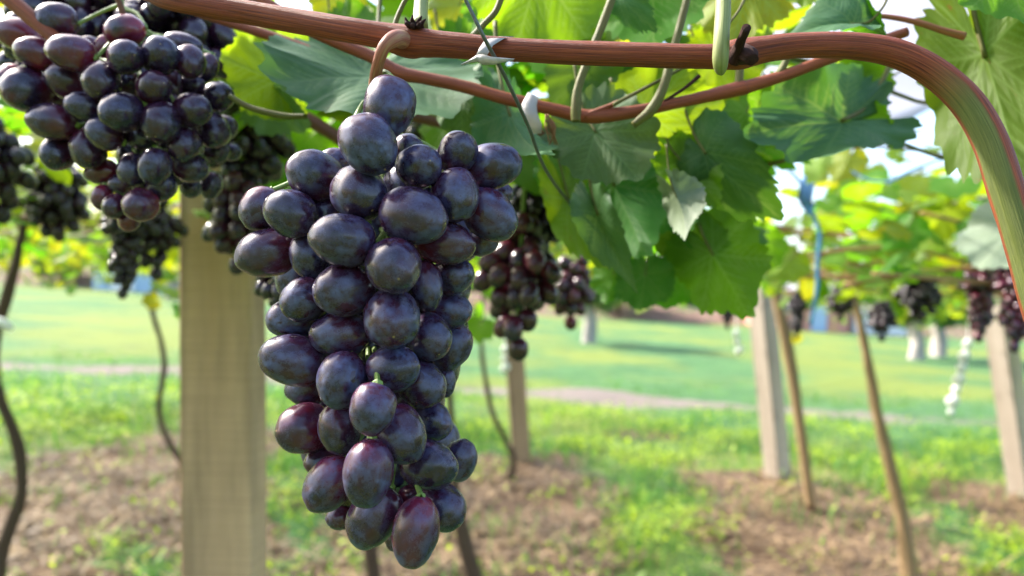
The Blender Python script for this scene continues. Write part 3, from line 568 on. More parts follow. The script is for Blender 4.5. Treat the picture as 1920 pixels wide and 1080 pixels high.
# ---- traced leaves
LV_ = [
 # bx,by,bY, tx,ty,tY, roll, ws, var, mat, under
 (702, 138, .46, 690, 246, .40, 4, 1.05, 5, 'leafb', False),      # wide one behind the main bunch
 (590, 150, .47, 515, 118, .455, 25, .7, 1, 'leafb', False),
 (868, 180, .48, 918, 258, .46, 10, .75, 1, 'leafb', False),
 (955, 215, .45, 1027, 368, .42, -25, .42, 4, 'leafb', True),
 (520, 150, .54, 392, 108, .50, 18, .72, 0, 'leaf', True),
 (500, 195, .56, 600, 200, .55, 30, .6, 1, 'leafb', True),
 (1010, -60, .46, 1105, 80, .47, 5, 1.1, 0, 'leaf', True),
 (930, -10, .52, 900, 75, .52, 20, .9, 2, 'leaf', True),
 (1220, -40, .49, 1235, 98, .49, 8, 1.0, 1, 'leaf', True),
 (1400, -40, .52, 1375, 92, .51, 10, .75, 5, 'leafy', True),
 (1160, -15, .45, 1195, 45, .44, 30, .6, 1, 'leafb', False),
 (1215, 215, .50, 1368, 190, .49, 5, .72, 5, 'leaf', True),
 (1340, 110, .56, 1440, 130, .55, 10, .9, 0, 'leafy', True),
 (1115, 245, .455, 1205, 347, .435, -18, .82, 5, 'leafd2', False),
 (1320, 285, .49, 1425, 398, .47, 15, .55, 1, 'leafd2', False),
 (1275, 300, .505, 1365, 388, .49, 20, .5, 0, 'leaf', True),
 (1060, 310, .54, 1120, 395, .53, 5, .8, 5, 'leafd', True),
 (1150, 345, .55, 1225, 488, .53, 5, .85, 2, 'leafd', True),
 (1230, 330, .57, 1300, 440, .56, 5, .8, 0, 'leafd', True),
 (1120, 400, .50, 1178, 545, .48, 10, .30, 4, 'leafb', False),
 (1065, 370, .53, 1130, 520, .52, -20, .38, 0, 'leafy', True),
 (1268, 368, .47, 1312, 456, .46, 25, .55, 4, 'leafg', True),
 (1210, 515, .62, 1200, 590, .61, 15, .9, 0, 'leafd', True),
 (1150, 515, .66, 1140, 570, .66, 20, 1.1, 2, 'leaf', True),
 (1265, 520, .68, 1245, 582, .67, 20, 1.0, 5, 'leaf', True),
 (1335, 475, .60, 1422, 600, .57, 8, .75, 2, 'leaf', True),
 (1280, 440, .62, 1370, 505, .62, 25, .7, 0, 'leaf', True),
 (1420, 450, 1.1, 1465, 500, 1.1, 20, .8, 0, 'leaf', True),
 (1480, 490, 1.4, 1440, 530, 1.4, 20, .9, 2, 'leafy', True),
 (1590, 300, 1.5, 1565, 350, 1.5, 20, .8, 2, 'leafy', True),
 (1700, 430, 1.6, 1660, 480, 1.6, 30, .8, 2, 'leaf', True),
 (1770, 400, 1.7, 1820, 440, 1.7, 20, .8, 0, 'leafy', True),
 (1590, 160, .56, 1500, 130, .55, 15, .75, 1, 'leaf', True),
 (1590, 130, .56, 1658, 150, .56, 5, .85, 1, 'leaf', True),
 (1600, 212, .55, 1670, 222, .54, 10, .62, 1, 'leaf', True),
 (1585, 225, .52, 1375, 258, .47, 30, .42, 5, 'leafb', False),
 (1480, 215, .56, 1380, 190, .55, 15, .8, 1, 'leafd', True),
 (1570, 190, .58, 1480, 165, .58, 10, .7, 1, 'leafd', True),
 (1400, 210, .60, 1340, 260, .59, 15, 1.0, 5, 'leaf', True),
 (1600, 45, .42, 1468, 28, .42, 62, .6, 4, 'leafb', False),
 (1590, 50, .44, 1700, 72, .43, 60, .7, 4, 'leaf', True),
 (1515, -30, .5, 1510, 18, .5, 10, 1.0, 0, 'leafy', True),
 (1905, -60, .40, 1790, 45, .39, 8, .7, 0, 'leaf', True, True, 1.0, 1),
 (1845, 100, .44, 1945, 400, .41, 10, .45, 0, 'leafsp', True, True, 1.0, 1),
 (1900, 110, .46, 2010, 230, .45, 10, .9, 2, 'leafy', True, True, 1.0, 1),
 (1905, 420, .9, 1840, 520, .9, 30, .9, 0, 'leafg', True, True, 1.0, 1),
 (1850, 60, .46, 1960, 70, .45, 30, .7, 1, 'leaf', True, True, 1.0, 1),
 (640, 70, .56, 700, 130, .55, 20, 1.0, 0, 'leafd', True),
 (790, 110, .58, 720, 130, .58, 10, 1.0, 2, 'leafd', True),
 (860, 120, .58, 960, 190, .57, 10, .9, 0, 'leafd', True),
 (1100, 130, .60, 1040, 200, .60, 10, .9, 1, 'leafd', True),
 (1140, 140, .62, 1090, 230, .62, 15, .9, 2, 'leafd', True),
 (450, 60, .62, 520, 20, .62, 10, 1.0, 2, 'leaf', True),
 (560, 100, .64, 500, 50, .64, 25, .9, 1, 'leaf', True),
 (640, -10, .60, 590, 40, .60, 10, 1.0, 0, 'leafy', True),
 (860, 10, .60, 810, 60, .60, 20, .9, 5, 'leafy', True),
 (1390, 300, .60, 1330, 330, .60, 15, 1.0, 0, 'leafd', True),
 (1040, 250, .60, 1100, 290, .60, 20, .9, 1, 'leaf', True),
]
for i, a in enumerate(LV_):
    leaf(vB if len(a) < 14 else vA, *a[:13])

# ------------------------------------------------------------------ wires, ties
def thing_tube(name, label, cat, rows, Y, m, group=None, sides=10, rough=0, flat=1):
    mb = MB(); ptube(mb, rows, Y, sides=sides, n=6, rough=rough, flat=flat); o = mb.build(name, M[m]); return tag(o, label, cat, group)
g = 'trellis wires'
thing_tube('wire', 'grey steel wire crossing in front of the thick cane beside the white tie', 'wire', [(850, -40, 7, .30), (873, 0, 7, .305), (910, 75, 7.5, .31), (945, 140, 7.5, .33), (990, 235, 7, .36), (1030, 330, 6, .42), (1100, 420, 5, .6)], .31, 'wire', g)
thing_tube('wire', 'thin dark wire running from the arching cane towards the blown out sky', 'wire', [(1840, 40, 4, .45), (1700, 125, 4, .6), (1615, 185, 4, .8), (1500, 260, 4, 1.2)], .6, 'wire', g)
thing_tube('wire', 'pale wire strung from right frame edge across the far leaves, upper one', 'wire', [(1990, 268, 7, 1.3), (1860, 292, 6, 1.5), (1740, 320, 5, 1.9), (1600, 358, 4, 2.6), (1480, 390, 4, 3.5)], 1.3, 'wire', g)
thing_tube('wire', 'pale wire across the far yellow leaves on the right, lower one', 'wire', [(1990, 345, 7, 1.3), (1850, 370, 6, 1.5), (1720, 392, 5, 1.9), (1560, 425, 4, 2.6)], 1.3, 'wire', g)
# white tie on the cane: a strip wrapped round it with a pointed tail
def ribbon(mb, rows, th=.0004):
    V = []
    for (x0, y0, Y0, x1, y1, Y1) in rows:
        a = P(x0, y0, Y0); b = P(x1, y1, Y1); m_ = (a+b)/2-FWD*.0008; V += [a, m_, b, a+FWD*th, m_+FWD*th, b+FWD*th]
    Fc = []
    for i in range(len(rows)-1):
        o = i*6; q = o+6; Fc += [(o, o+1, q+1, q), (o+1, o+2, q+2, q+1), (o+4, o+3, q+3, q+4), (o+5, o+4, q+4, q+5), (o, q, q+3, o+3), (o+2, o+5, q+5, q+2)]
    mb.add(V, Fc)
tie = empty('plant_tie', P(915, 95, .325), 'white plastic tie knotted round the thick cane at the steel wire', 'plant tie', 'white plastic ties on the canes')
mb = MB(); ribbon(mb, [(905, 70, .338, 965, 68, .340), (908, 76, .327, 945, 72, .329), (900, 88, .321, 925, 84, .322), (893, 102, .318, 915, 100, .319), (891, 108, .320, 905, 110, .321)]); mb.build('strap', M['tape'], tie)
mb = MB(); ribbon(mb, [(864, 120, .318, 866, 122, .318), (880, 112, .318, 882, 117, .318), (893, 103, .317, 896, 115, .318), (905, 101, .315, 905, 121, .317), (920, 106, .314, 925, 121, .316), (940, 108, .316, 944, 116, .317), (965, 110, .322, 962, 113, .322)]); mb.build('knot', M['tape'], tie)
mb = MB(); ribbon(mb, [(990, 173, .41, 1010, 182, .41), (978, 195, .405, 1006, 198, .405), (982, 215, .403, 1008, 214, .404), (990, 235, .405, 1016, 232, .406), (996, 252, .41, 1015, 250, .41)]); tag(mb.build('plant_tie', M['tape']), 'whitish translucent tie hanging over the thinner cane beside a dry leaf', 'plant tie', 'white plastic ties on the canes')
mb = MB(); 
for q in range(9):
    a = q*.7; ptube(mb, [(1025+3*math.cos(a), 215, 5, .41), (1032+10*math.sin(a), 238, 9, .408), (1038+9*math.cos(a*1.7), 272, 3, .41)], .41, sides=5, n=3, rough=.6, flat=.25)
tag(mb.build('dry_leaf', M['dry']), 'shrivelled brown dry leaf caught on the thinner cane beside the second tie', 'dry leaf')
# blue cord and tapes on the right
thing_tube('hanging_cord', 'long blue cord hanging down between the far bunches on the right', 'hanging cord', [(1448, 300, 5), (1480, 320, 6), (1505, 350, 7), (1522, 395, 7), (1537, 440, 8), (1533, 490, 8), (1532, 540, 8), (1520, 610, 6)], 1.5, 'blue', 'blue cords and tapes')
mb = MB(); ribbon(mb, [(1595, 318, 1.3, 1600, 326, 1.3), (1630, 336, 1.3, 1631, 341, 1.3), (1665, 339, 1.3, 1667, 344, 1.3), (1712, 315, 1.3, 1715, 321, 1.3), (1758, 298, 1.3, 1759, 303, 1.3), (1792, 287, 1.3, 1794, 291, 1.3)]); tag(mb.build('blue_tape', M['bluet']), 'loose light blue plastic tape sagging along the upper right wire', 'tape', 'blue cords and tapes')
mb = MB(); ribbon(mb, [(1512, 318, 1.48, 1522, 312, 1.5), (1500, 345, 1.45, 1530, 338, 1.49), (1495, 372, 1.47, 1522, 380, 1.44), (1506, 392, 1.48, 1530, 384, 1.48), (1515, 404, 1.5, 1521, 402, 1.5)]); tag(mb.build('blue_bag', M['bluet']), 'crumpled blue plastic scrap tied where the blue cord starts', 'plastic scrap')
def knots(rows, Y, label):
    p0 = P(rows[0][0], rows[0][1], Y); root = empty('knotted_cord', p0, label, 'cord', 'white knotted cords hanging from the trellis')
    mb = MB(); ptube(mb, [(rows[0][0]+4, rows[0][1]-90, 3)]+[(a, b, 3) for a, b, c in rows], Y, sides=6, n=3); mb.build('cord', M['white'], root)
    for a, b, c in rows:
        mb = MB(); ptube(mb, [(a+1, b-c*.65, c*.35), (a+2, b-c*.3, c*.95), (a-1, b+c*.2, c), (a-2, b+c*.62, c*.3)], Y, sides=12, n=4, rough=.35); mb.build('knot', M['white'], root)
knots([(1814, 645, 17), (1808, 668, 19), (1803, 690, 17), (1798, 712, 19), (1793, 730, 15), (1786, 752, 20), (1783, 772, 11)], 3.0, 'string of white knots hanging in front of the right lawn, the longest one')
knots([(1380, 625, 11), (1382, 640, 11), (1385, 657, 14)], 3.4, 'short string of white knots left of the pale sunlit post')
knots([(946, 655, 12), (944, 672, 10), (946, 690, 15)], 3.2, 'short string of white knots just left of the slim post')
thing_tube('white_pipe', 'pale rounded pipe end sticking in at the left frame edge above the lawn', 'pipe', [(-40, 596, 18), (0, 604, 18), (14, 612, 16), (22, 618, 6)], 3, 'white')
# rain cover sheet over the right
mb = MB(); V = []; n = 30
for i in range(n+1):
    for j in range(13):
        y = 1.2+3.6*i/n; x = .85+1.45*j/12; V.append((x+.02*math.sin(y*3), y, 2.62+.10*math.sin(j/12*math.pi)+.02*math.sin(y*5+j)))
mb.add(V, [(i*13+k, i*13+k+1, (i+1)*13+k+1, (i+1)*13+k) for i in range(n) for k in range(12)])
M['sheet'] = simple('cover_sheet', (.72, .72, .80), .5, .05, 5, trans=.62); rs = mb.build('rain_cover', M['sheet']); sm_ = rs.modifiers.new('thick', 'SOLIDIFY'); sm_.thickness = .002
tag(rs, 'whitish translucent plastic rain cover stretched above the vines at upper right', 'rain cover')

# ------------------------------------------------------------------ grapes
def grape_mesh(seg=40, rings=26, egg=.08, lump=0, sd_=0):
    V = [(0, 0, -1)]; 
    for i in range(1, rings):
        a = math.pi*i/rings; z = -math.cos(a); r = math.sin(a)*(1-egg*z*.6)**1.0
        r = r*(1+.015*math.sin(3*a))
        for k in range(seg): b = 2*math.pi*k/seg; V.append((r*math.cos(b), r*math.sin(b), z))
    V.append((0, 0, 1))
    if lump: V = [tuple(Vector(v)*(1+lump*mnoise.noise(Vector(v)*1.1+Vector((sd_, 0, 0)))+.35*lump*mnoise.noise(Vector(v)*2.6+Vector((0, sd_, 0))))) for v in V]
    Fc = [(0, 1+(k+1) % seg, 1+k) for k in range(seg)]
    for i in range(rings-2): Fc += [(1+i*seg+k, 1+i*seg+(k+1) % seg, 1+(i+1)*seg+(k+1) % seg, 1+(i+1)*seg+k) for k in range(seg)]
    e = 1+(rings-2)*seg; Fc += [(e+k, e+(k+1) % seg, e+seg) for k in range(seg)]
    me = bpy.data.meshes.new('grape'); me.from_pydata(V, [], Fc); me.polygons.foreach_set('use_smooth', [True]*len(me.polygons)); me.materials.append(M['grape']); return me
GMS = [grape_mesh(64, 40, .05+.04*q, .07, q*7.3+1) for q in range(5)]; GM = None; GM2 = grape_mesh(20, 12, .08)
def put_grape(parent, c, axis, a, b, c3, red, bloom, me=GM):
    me = me or random.choice(GMS); z = Vector(axis).normalized(); x = Vector((0, 1, 0)).cross(z)
    x = x.normalized() if x.length > .05 else Vector((1, 0, 0)); y = z.cross(x); x = y.cross(z)
    o = bpy.data.objects.new('grape', me); C.objects.link(o); o.parent = parent
    spin = Matrix.Rotation(0, 4, 'Z'); o.matrix_local = Matrix.Translation(Vector(c)-parent.location) @ Matrix((x, y, z)).transposed().to_4x4() @ Matrix.Diagonal((b, c3, a, 1))
    o.color = (red, bloom, random.random(), 1); return o
def traced(parent, rows, axis_px, Yc, depthR, halfW, layer_d, red0, bloom0):
    """rows: (cx,cy,a,b,angle_deg,layer[,red]); a along angle (deg, ccw from +x in picture)"""
    gs = []
    for r in rows:
        cx, cy, a, b, ang, lay = r[:6]; a *= 1.06; b *= 1.045; red = r[6] if len(r) > 6 else red0*random.uniform(.2, 1)
        axx = np.interp(cy, [p[1] for p in axis_px], [p[0] for p in axis_px]); hw = np.interp(cy, [p[1] for p in axis_px], [p[2] for p in axis_px])
        t_ = min(.98, abs(cx-axx)/hw); dY = -depthR*math.sqrt(1-t_*t_)+lay*layer_d
        gs.append([cx, cy, a, b, ang, Yc+dY, red, lay, cx-axx])
    for it in range(60):           # push overlapping grapes apart in depth, keeping their order
        for i in range(len(gs)):
            for j in range(i+1, len(gs)):
                A, B = gs[i], gs[j]; ra = (A[2]+A[3])/2; rb = (B[2]+B[3])/2; dd = math.hypot(A[0]-B[0], A[1]-B[1])
                if dd < (ra+rb)*.97:
                    need = math.sqrt(max(0, ((ra+rb)*.93)**2-dd*dd))/F*Yc*.92; cur = B[5]-A[5]
                    if abs(cur) < need:
                        sg = 1 if cur > 0 else -1
                        if A[7] != B[7]: sg = 1 if B[7] > A[7] else -1
                        m_ = (need-cur*sg)*.25; B[5] += sg*m_; A[5] -= sg*m_
    out = []
    for cx, cy, a, b, ang, Y, red, lay, dx in gs:
        c = P(cx, cy, Y); s_ = Y/F; an = math.radians(ang); d = RIGHT*math.cos(an)+UP*math.sin(an)
        # the tip points down and away from the stalk
        ref = RIGHT*(dx*.6)+UP*-40
        if d.dot(ref) < 0: d = -d
        ratio = a/b; tilt = math.radians(58 if ratio < 1.07 else 38 if ratio < 1.15 else 18 if ratio < 1.3 else 6)
        ax_ = d*math.cos(tilt)-FWD*math.sin(tilt)+Vector((random.uniform(-.1, .1), 0, random.uniform(-.1, .1)))
        L = max(a*1.0, b*(1.14 if tilt > .5 else 1.0)); put_grape(parent, c, ax_, L*s_, b*s_, b*s_*1.02, red, bloom0*random.uniform(.55, 1.15)*(1-.45*red)); out.append((c, ax_.normalized(), L*s_))
    return out
MAIN = [
 (730, 201, 57, 46, 86, 0, .15), (692, 271, 59, 50, 118, -1, .15), (590, 330, 51, 46, 150, 1, .3), (628, 304, 30, 26, 0, 3), (675, 364, 54, 50, 140, -1), (765, 277, 28, 26, 0, 3, .5), (786, 312, 42, 40, 0, 0), (858, 285, 39, 36, 60, 1),
 (924, 311, 53, 42, 8, 1, .3), (853, 367, 48, 45, 90, 0), (776, 405, 63, 52, 172, -1, .2), (919, 404, 53, 45, 145, 1, .3), (905, 452, 30, 26, 10, 2, .4), (940, 362, 22, 20, 0, 3), (489, 391, 42, 37, 60, 1, .3), (546, 400, 49, 43, 160, 0), (614, 400, 32, 30, 0, 2),
 (500, 475, 55, 43, 12, 1, .4), (642, 450, 59, 47, 172, -1), (582, 480, 42, 36, 110, 1), (738, 499, 51, 50, 130, -1), (833, 454, 56, 40, 168, 1, .4), (645, 543, 52, 49, 20, 0), (796, 535, 47, 33, 100, 1), (850, 516, 38, 35, 20, 2, .4), (569, 563, 43, 40, 30, 1), (735, 597, 54, 52, 110, -1),
 (838, 580, 46, 36, 172, 2, .3), (547, 597, 45, 37, 10, 2), (638, 627, 54, 41, 5, 0), (805, 633, 46, 42, 130, 1), (846, 651, 45, 36, 70, 2), (550, 675, 60, 47, 165, 1), (738, 691, 49, 43, 10, 0), (642, 713, 52, 45, 80, 0), (575, 728, 38, 32, 0, 3, .5), (790, 720, 48, 42, 150, 1, .3),
 (836, 716, 28, 18, 90, 3), (699, 767, 47, 41, 80, -1), (569, 803, 50, 46, 170, 1, .7), (638, 802, 47, 39, 100, 1, .3), (749, 814, 56, 47, 128, 0), (811, 790, 38, 34, 150, 2), (606, 866, 34, 28, 0, 3, .5), (690, 887, 62, 46, 82, -1), (805, 872, 52, 44, 165, 0), (861, 862, 39, 32, 60, 2),
 (618, 907, 55, 43, 58, 1, .7), (640, 969, 28, 24, 0, 3), (701, 968, 61, 46, 60, 0), (779, 998, 64, 43, 84, 0, .6), (831, 952, 46, 42, 140, 1, .5), (738, 1012, 20, 16, 90, 3, .9), (775, 935, 30, 26, 0, 4, .9)]
AXM = [(745, 150, 120), (735, 320, 260), (710, 450, 260), (700, 600, 200), (705, 750, 165), (725, 900, 145), (750, 1060, 110)]
root = empty('grape_bunch', P(715, 150, .34), 'large sharp hanging bunch of blue black grapes with waxy bloom in the foreground centre', 'grape bunch', None)
back = []
for (cx, cy) in [(650, 345), (760, 350), (830, 330), (700, 420), (610, 440), (790, 450), (670, 500), (760, 540), (610, 540), (700, 570), (690, 640), (600, 620), (780, 600), (640, 660), (730, 740), (620, 760), (790, 760), (690, 700), (660, 830), (740, 870), (780, 850), (650, 900), (720, 930), (560, 520), (585, 680), (600, 560), (840, 540), (835, 620), (820, 690), (610, 840), (655, 915), (790, 900), (715, 950), (760, 960), (820, 830), (735, 650), (680, 790), (560, 440), (880, 350), (860, 450)]:
    back.append((cx, cy, 45, 42, 90, 5))
info = traced(root, MAIN+back, AXM, .345, .035, 200, .009, .35, .95)
def rachis(root, spine_px, infos, mat='stemgreen', wpx=9, top=None, topmat=None):
    mb = MB(); pts = spine_px; ptube(mb, pts, .35, sides=10, n=6, rough=.15); sp = [P(a[0], a[1], a[3]) for a in pts]
    fine = []
    for i in range(len(sp)-1):
        for k in range(8): fine.append(sp[i].lerp(sp[i+1], k/8))
    for c, ax_, L in infos:
        st = c-ax_*L*.98; bs = min(fine, key=lambda p: (p-st-Vector((0, 0, .012))).length); m_ = (st+bs)/2-ax_*L*.15+Vector((0, 0, .002))
        tube(mb, [(*bs, .0016), (*m_, .0011), (*st, .0013), (*(st+ax_*L*.06), .0026)], sides=7, n=3, cap=False)
    return mb.build('rachis', M[mat], root)
rachis(root, [(700, 150, 18, .345), (715, 250, 16, .35), (722, 340, 14, .35), (715, 430, 14, .348), (705, 520, 13, .35), (698, 620, 13, .348), (696, 720, 11, .348), (715, 800, 11, .348), (745, 870, 11, .346), (757, 930, 11, .345), (762, 960, 8, .345)], info)
mb = MB(); ptube(mb, [(760, 76, 34, .333), (742, 72, 32, .322), (722, 86, 25, .318), (710, 115, 23, .322), (703, 150, 22, .332), (700, 175, 20, .342)], .33, sides=20, n=6, rough=.05)
M['ped'] = bark_material('peduncle_red', (.20, .055, .035), (.40, .15, .09), (.40, .28, .13), .6); mb.build('peduncle', M['ped'], root)

SEC = [(208, 80, 74, 65, 0, 0, .2), (68, 130, 82, 58, 165, 0, .8), (132, 200, 70, 57, 170, 0, .7), (265, 197, 88, 64, 165, -1, .6), (98, 337, 83, 80, 30, 0, .7), (40, 300, 58, 50, 60, 1, .8), (255, 305, 74, 66, 170, 0, .6), (195, 345, 52, 50, 0, 2, .6), (380, 305, 76, 68, 100, -1, .2), (467, 115, 70, 58, 20, 0, 1),  # red values also stand in for light glowing through backlit skins
 (392, 175, 42, 34, 80, 2, 1), (472, 214, 68, 62, 175, -1), (600, 206, 70, 68, 20, -1), (685, 165, 72, 40, 165, 1), (712, 235, 62, 56, 120, 0), (578, 326, 64, 59, 10, -1), (485, 310, 52, 50, 0, 2, 1), (650, 322, 60, 36, 90, 1), (725, 322, 48, 44, 0, 2), (818, 360, 57, 54, 0, 1), (778, 255, 52, 38, 80, 2),
 (315, 398, 67, 54, 170, 0), (195, 456, 88, 66, 172, 0, .3), (455, 421, 73, 70, 30, -1), (603, 460, 77, 72, 100, -1), (725, 413, 72, 61, 160, 0), (392, 500, 68, 58, 150, 0), (218, 575, 63, 60, 100, 1), (330, 560, 76, 62, 110, 1), (535, 515, 58, 45, 170, 1), (690, 545, 62, 58, 80, 0), (800, 490, 67, 60, 120, 1),
 (385, 645, 62, 45, 10, 2, .5), (500, 640, 62, 56, 100, 1), (580, 625, 67, 58, 80, 0), (715, 628, 66, 56, 170, 1), (815, 572, 46, 40, 20, 2), (605, 700, 57, 52, 20, 1), (450, 690, 42, 36, 0, 2, .4), (383, 740, 46, 38, 80, 2, .8), (430, 775, 49, 44, 90, 1, .3), (525, 770, 62, 60, 20, 0, .6), (485, 828, 42, 38, 0, 2, .9),
 (715, 705, 40, 38, 0, 3), (790, 695, 50, 40, 90, 3), (845, 480, 46, 42, 90, 2), (870, 570, 36, 32, 0, 3), (640, 560, 46, 44, 0, 2), (650, 660, 40, 38, 0, 2), (540, 690, 40, 36, 0, 2), (300, 480, 50, 48, 0, 2), (330, 180, 48, 42, 0, 2, .4), (640, 400, 50, 46, 0, 1)]
SEC = [(a/2, b/2, c/2, d/2, *r) for a, b, c, d, *r in SEC]
back = [(cx, cy, 30, 28, 90, 5) for cx, cy in [(130, 130), (200, 150), (260, 150), (330, 170), (160, 220), (230, 230), (300, 240), (360, 230), (250, 290), (320, 290), (350, 150), (390, 200)]]
r2 = empty('grape_bunch', P(240, 20, .46), 'broad bunch of black grapes with reddish shoulders at upper left, left of the main bunch', 'grape bunch', 'grape bunches hanging from the trellis')
info2 = traced(r2, SEC+back, [(230, 0, 160), (220, 120, 240), (240, 250, 230), (240, 330, 160), (240, 430, 80)], .47, .045, 200, .009, .3, .5)
rachis(r2, [(222, -30, 9, .44), (232, 30, 9, .445), (243, 60, 10, .45), (240, 130, 10, .468), (245, 220, 9, .47), (245, 320, 9, .47), (243, 410, 8, .47)], info2)
mb = MB(); ptube(mb, [(212, -40, 11, .43), (222, 0, 11, .432), (236, 40, 12, .435), (246, 74, 12, .44), (262, 90, 8, .45)], .43, sides=12, n=5); mb.build('peduncle', M['canedark'], r2)

# ---- generated bunches
def bunch_points(L, Wd, g, seed, shoulder=.3):
    rg = random.Random(seed); pts = []; z = 0; k = 0
    while z < L:
        t_ = z/L; R = Wd*min(1, .55+1.6*t_ if t_ < .28 else 1.0-.72*((t_-.28)/.72)**1.2)*(1+.2*math.sin(seed+t_*11)); R = max(R-g, 0)
        n = max(1, int(2*math.pi*R/(2*g*.93))); a0 = rg.uniform(0, 6.28)
        for i in range(n):
            a = a0+2*math.pi*i/n+rg.uniform(-.12, .12); rr = R*rg.uniform(.86, 1.12); rr = R*rg.uniform(.70, 1.18); pts.append(Vector((math.cos(a)*rr, math.sin(a)*rr, -z+rg.uniform(-1.1, 1.1)*g)))
        if R > 2.4*g:
            for i in range(3): pts.append(Vector((rg.uniform(-.4, .4)*R, rg.uniform(-.4, .4)*R, -z)))
        z += g*1.5; k += 1
    for it in range(12):
        for i in range(len(pts)):
            for j in range(i+1, len(pts)):
                d = pts[j]-pts[i]; l = d.length or 1e-4
                if l < 1.75*g: m_ = d*((1.75*g-l)/l*.4); pts[j] = pts[j]+m_; pts[i] = pts[i]-m_
    return pts
def bunch_proto(L, Wd, g, seed, label, group, red=.25, parts=True, bloom=.25):
    pts = bunch_points(L, Wd, g, seed)
    return dict(pts=pts, g=g, L=L, red=red, seed=seed)
def place_bunch(pr, px, py, Y, label, scale=1, parts=True, rot=0, red=None, bloom=.2):
    top = P(px, py, Y); root = empty('grape_bunch', top, label, 'grape bunch', 'grape bunches hanging from the trellis'); rg = random.Random(px*7+py)
    R = Matrix.Rotation(rot, 3, 'Z'); g = pr['g']*scale; rd = pr['red'] if red is None else red
    mb = MB(); tube(mb, [(*(top+Vector((0, .005, .07))), .0022), (*top, .0022), (*(top-Vector((0, 0, pr['L']*scale*.5))), .002), (*(top-Vector((0, 0, pr['L']*scale*.95))), .001)], sides=7, n=4); mb.build('rachis', M['stemgreen'], root)
    for p in pr['pts'][:100]:
        q = R @ (p*scale); ax_ = Vector((q.x, q.y, -.02*scale-.01)).normalized()+Vector((rg.uniform(-.3, .3), rg.uniform(-.3, .3), rg.uniform(-.4, .2)))
        put_grape(root, top+q, ax_, g*rg.uniform(1.05, 1.3), g*rg.uniform(.9, 1.02), g*.96, rd*rg.uniform(.2, 1.4), bloom*rg.uniform(.4, 1.5), GM2)
    return root
PR = [bunch_proto(.125, .043, .0118, 3, '', ''), bunch_proto(.13, .055, .0115, 8, '', ''), bunch_proto(.20, .042, .0110, 12, '', ''), bunch_proto(.10, .045, .0115, 21, '', '')]
BU = [ # proto, px, py(top), Y, label, scale, red, bloom
 (0, 465, 200, .80, 'dark shaded bunch just right of the broad upper left bunch, above the timber post', 1.0, .1, .12),
 (3, 448, 352, .78, 'small dark bunch hanging in front of the timber post beside the main bunch', .85, .3, .2),
 (1, 108, 318, 1.30, 'dark bunch hanging alone among bright leaves at the left', .98, .1, .15),
 (0, -12, 250, .95, 'dark bunch cut off by the left frame edge', 1.0, .15, .15),
 (2, 240, 372, 1.10, 'slim dark bunch below the broad bunch, the left one of two', .72, .1, .15),
 (0, 296, 385, 1.15, 'slim dark bunch below the broad bunch, touching the timber post side', .85, .1, .15),
 (1, 130, -40, .56, 'dark bunch behind the top of the broad bunch, cut by the top frame edge', .9, .1, .12),
 (3, 330, -20, .56, 'dark bunch under the cane at the top, right of the pale stalk', .95, .1, .12),
 (3, 1000, 352, .80, 'dark cluster just right of the main bunch, half hidden by a drooping leaf', .85, .05, .1),
 (0, 978, 436, .74, 'dark purple bunch right of the main bunch, above the slim post', .93, .5, .15),
 (3, 1072, 500, 1.2, 'reddish dark bunch behind the drooping leaf, right of the purple bunch', .95, .6, .1),
 (3, 535, 480, .60, 'bunch mostly hidden behind the left side of the main bunch', .5, .1, .2),
 (3, 800, 215, .85, 'few dark grapes showing above the main bunch under the canes', .7, .1, .1),
 (2, 1497, 552, 2.9, 'narrow black bunch hanging in front of the pink house', .85, .05, .1),
 (3, 1576, 545, 2.6, 'small black bunch under yellow leaves right of the pink house', 1.0, .1, .1),
 (3, 1655, 575, 2.3, 'small black bunch left of the large far black bunch', 1.0, .1, .15),
 (1, 1726, 512, 2.1, 'wide black bunch under the yellow green leaves at right', 1.05, .05, .12),
 (2, 1843, 492, 1.7, 'purple bunch above the rightmost post, left of the one at the frame edge', .88, .7, .25),
 (2, 1912, 478, 1.5, 'reddish purple bunch cut off by the right frame edge', .95, 1.0, .3),
 (2, 1368, 535, 2.8, 'slim dark bunch left of the pale sunlit post, behind a green leaf', .8, .1, .1)]
for i, (pi, px, py, Y, lb, sc, rd, bl) in enumerate(BU): place_bunch(PR[pi], px, py, Y, lb, sc, rot=i*1.3, red=rd, bloom=bl)

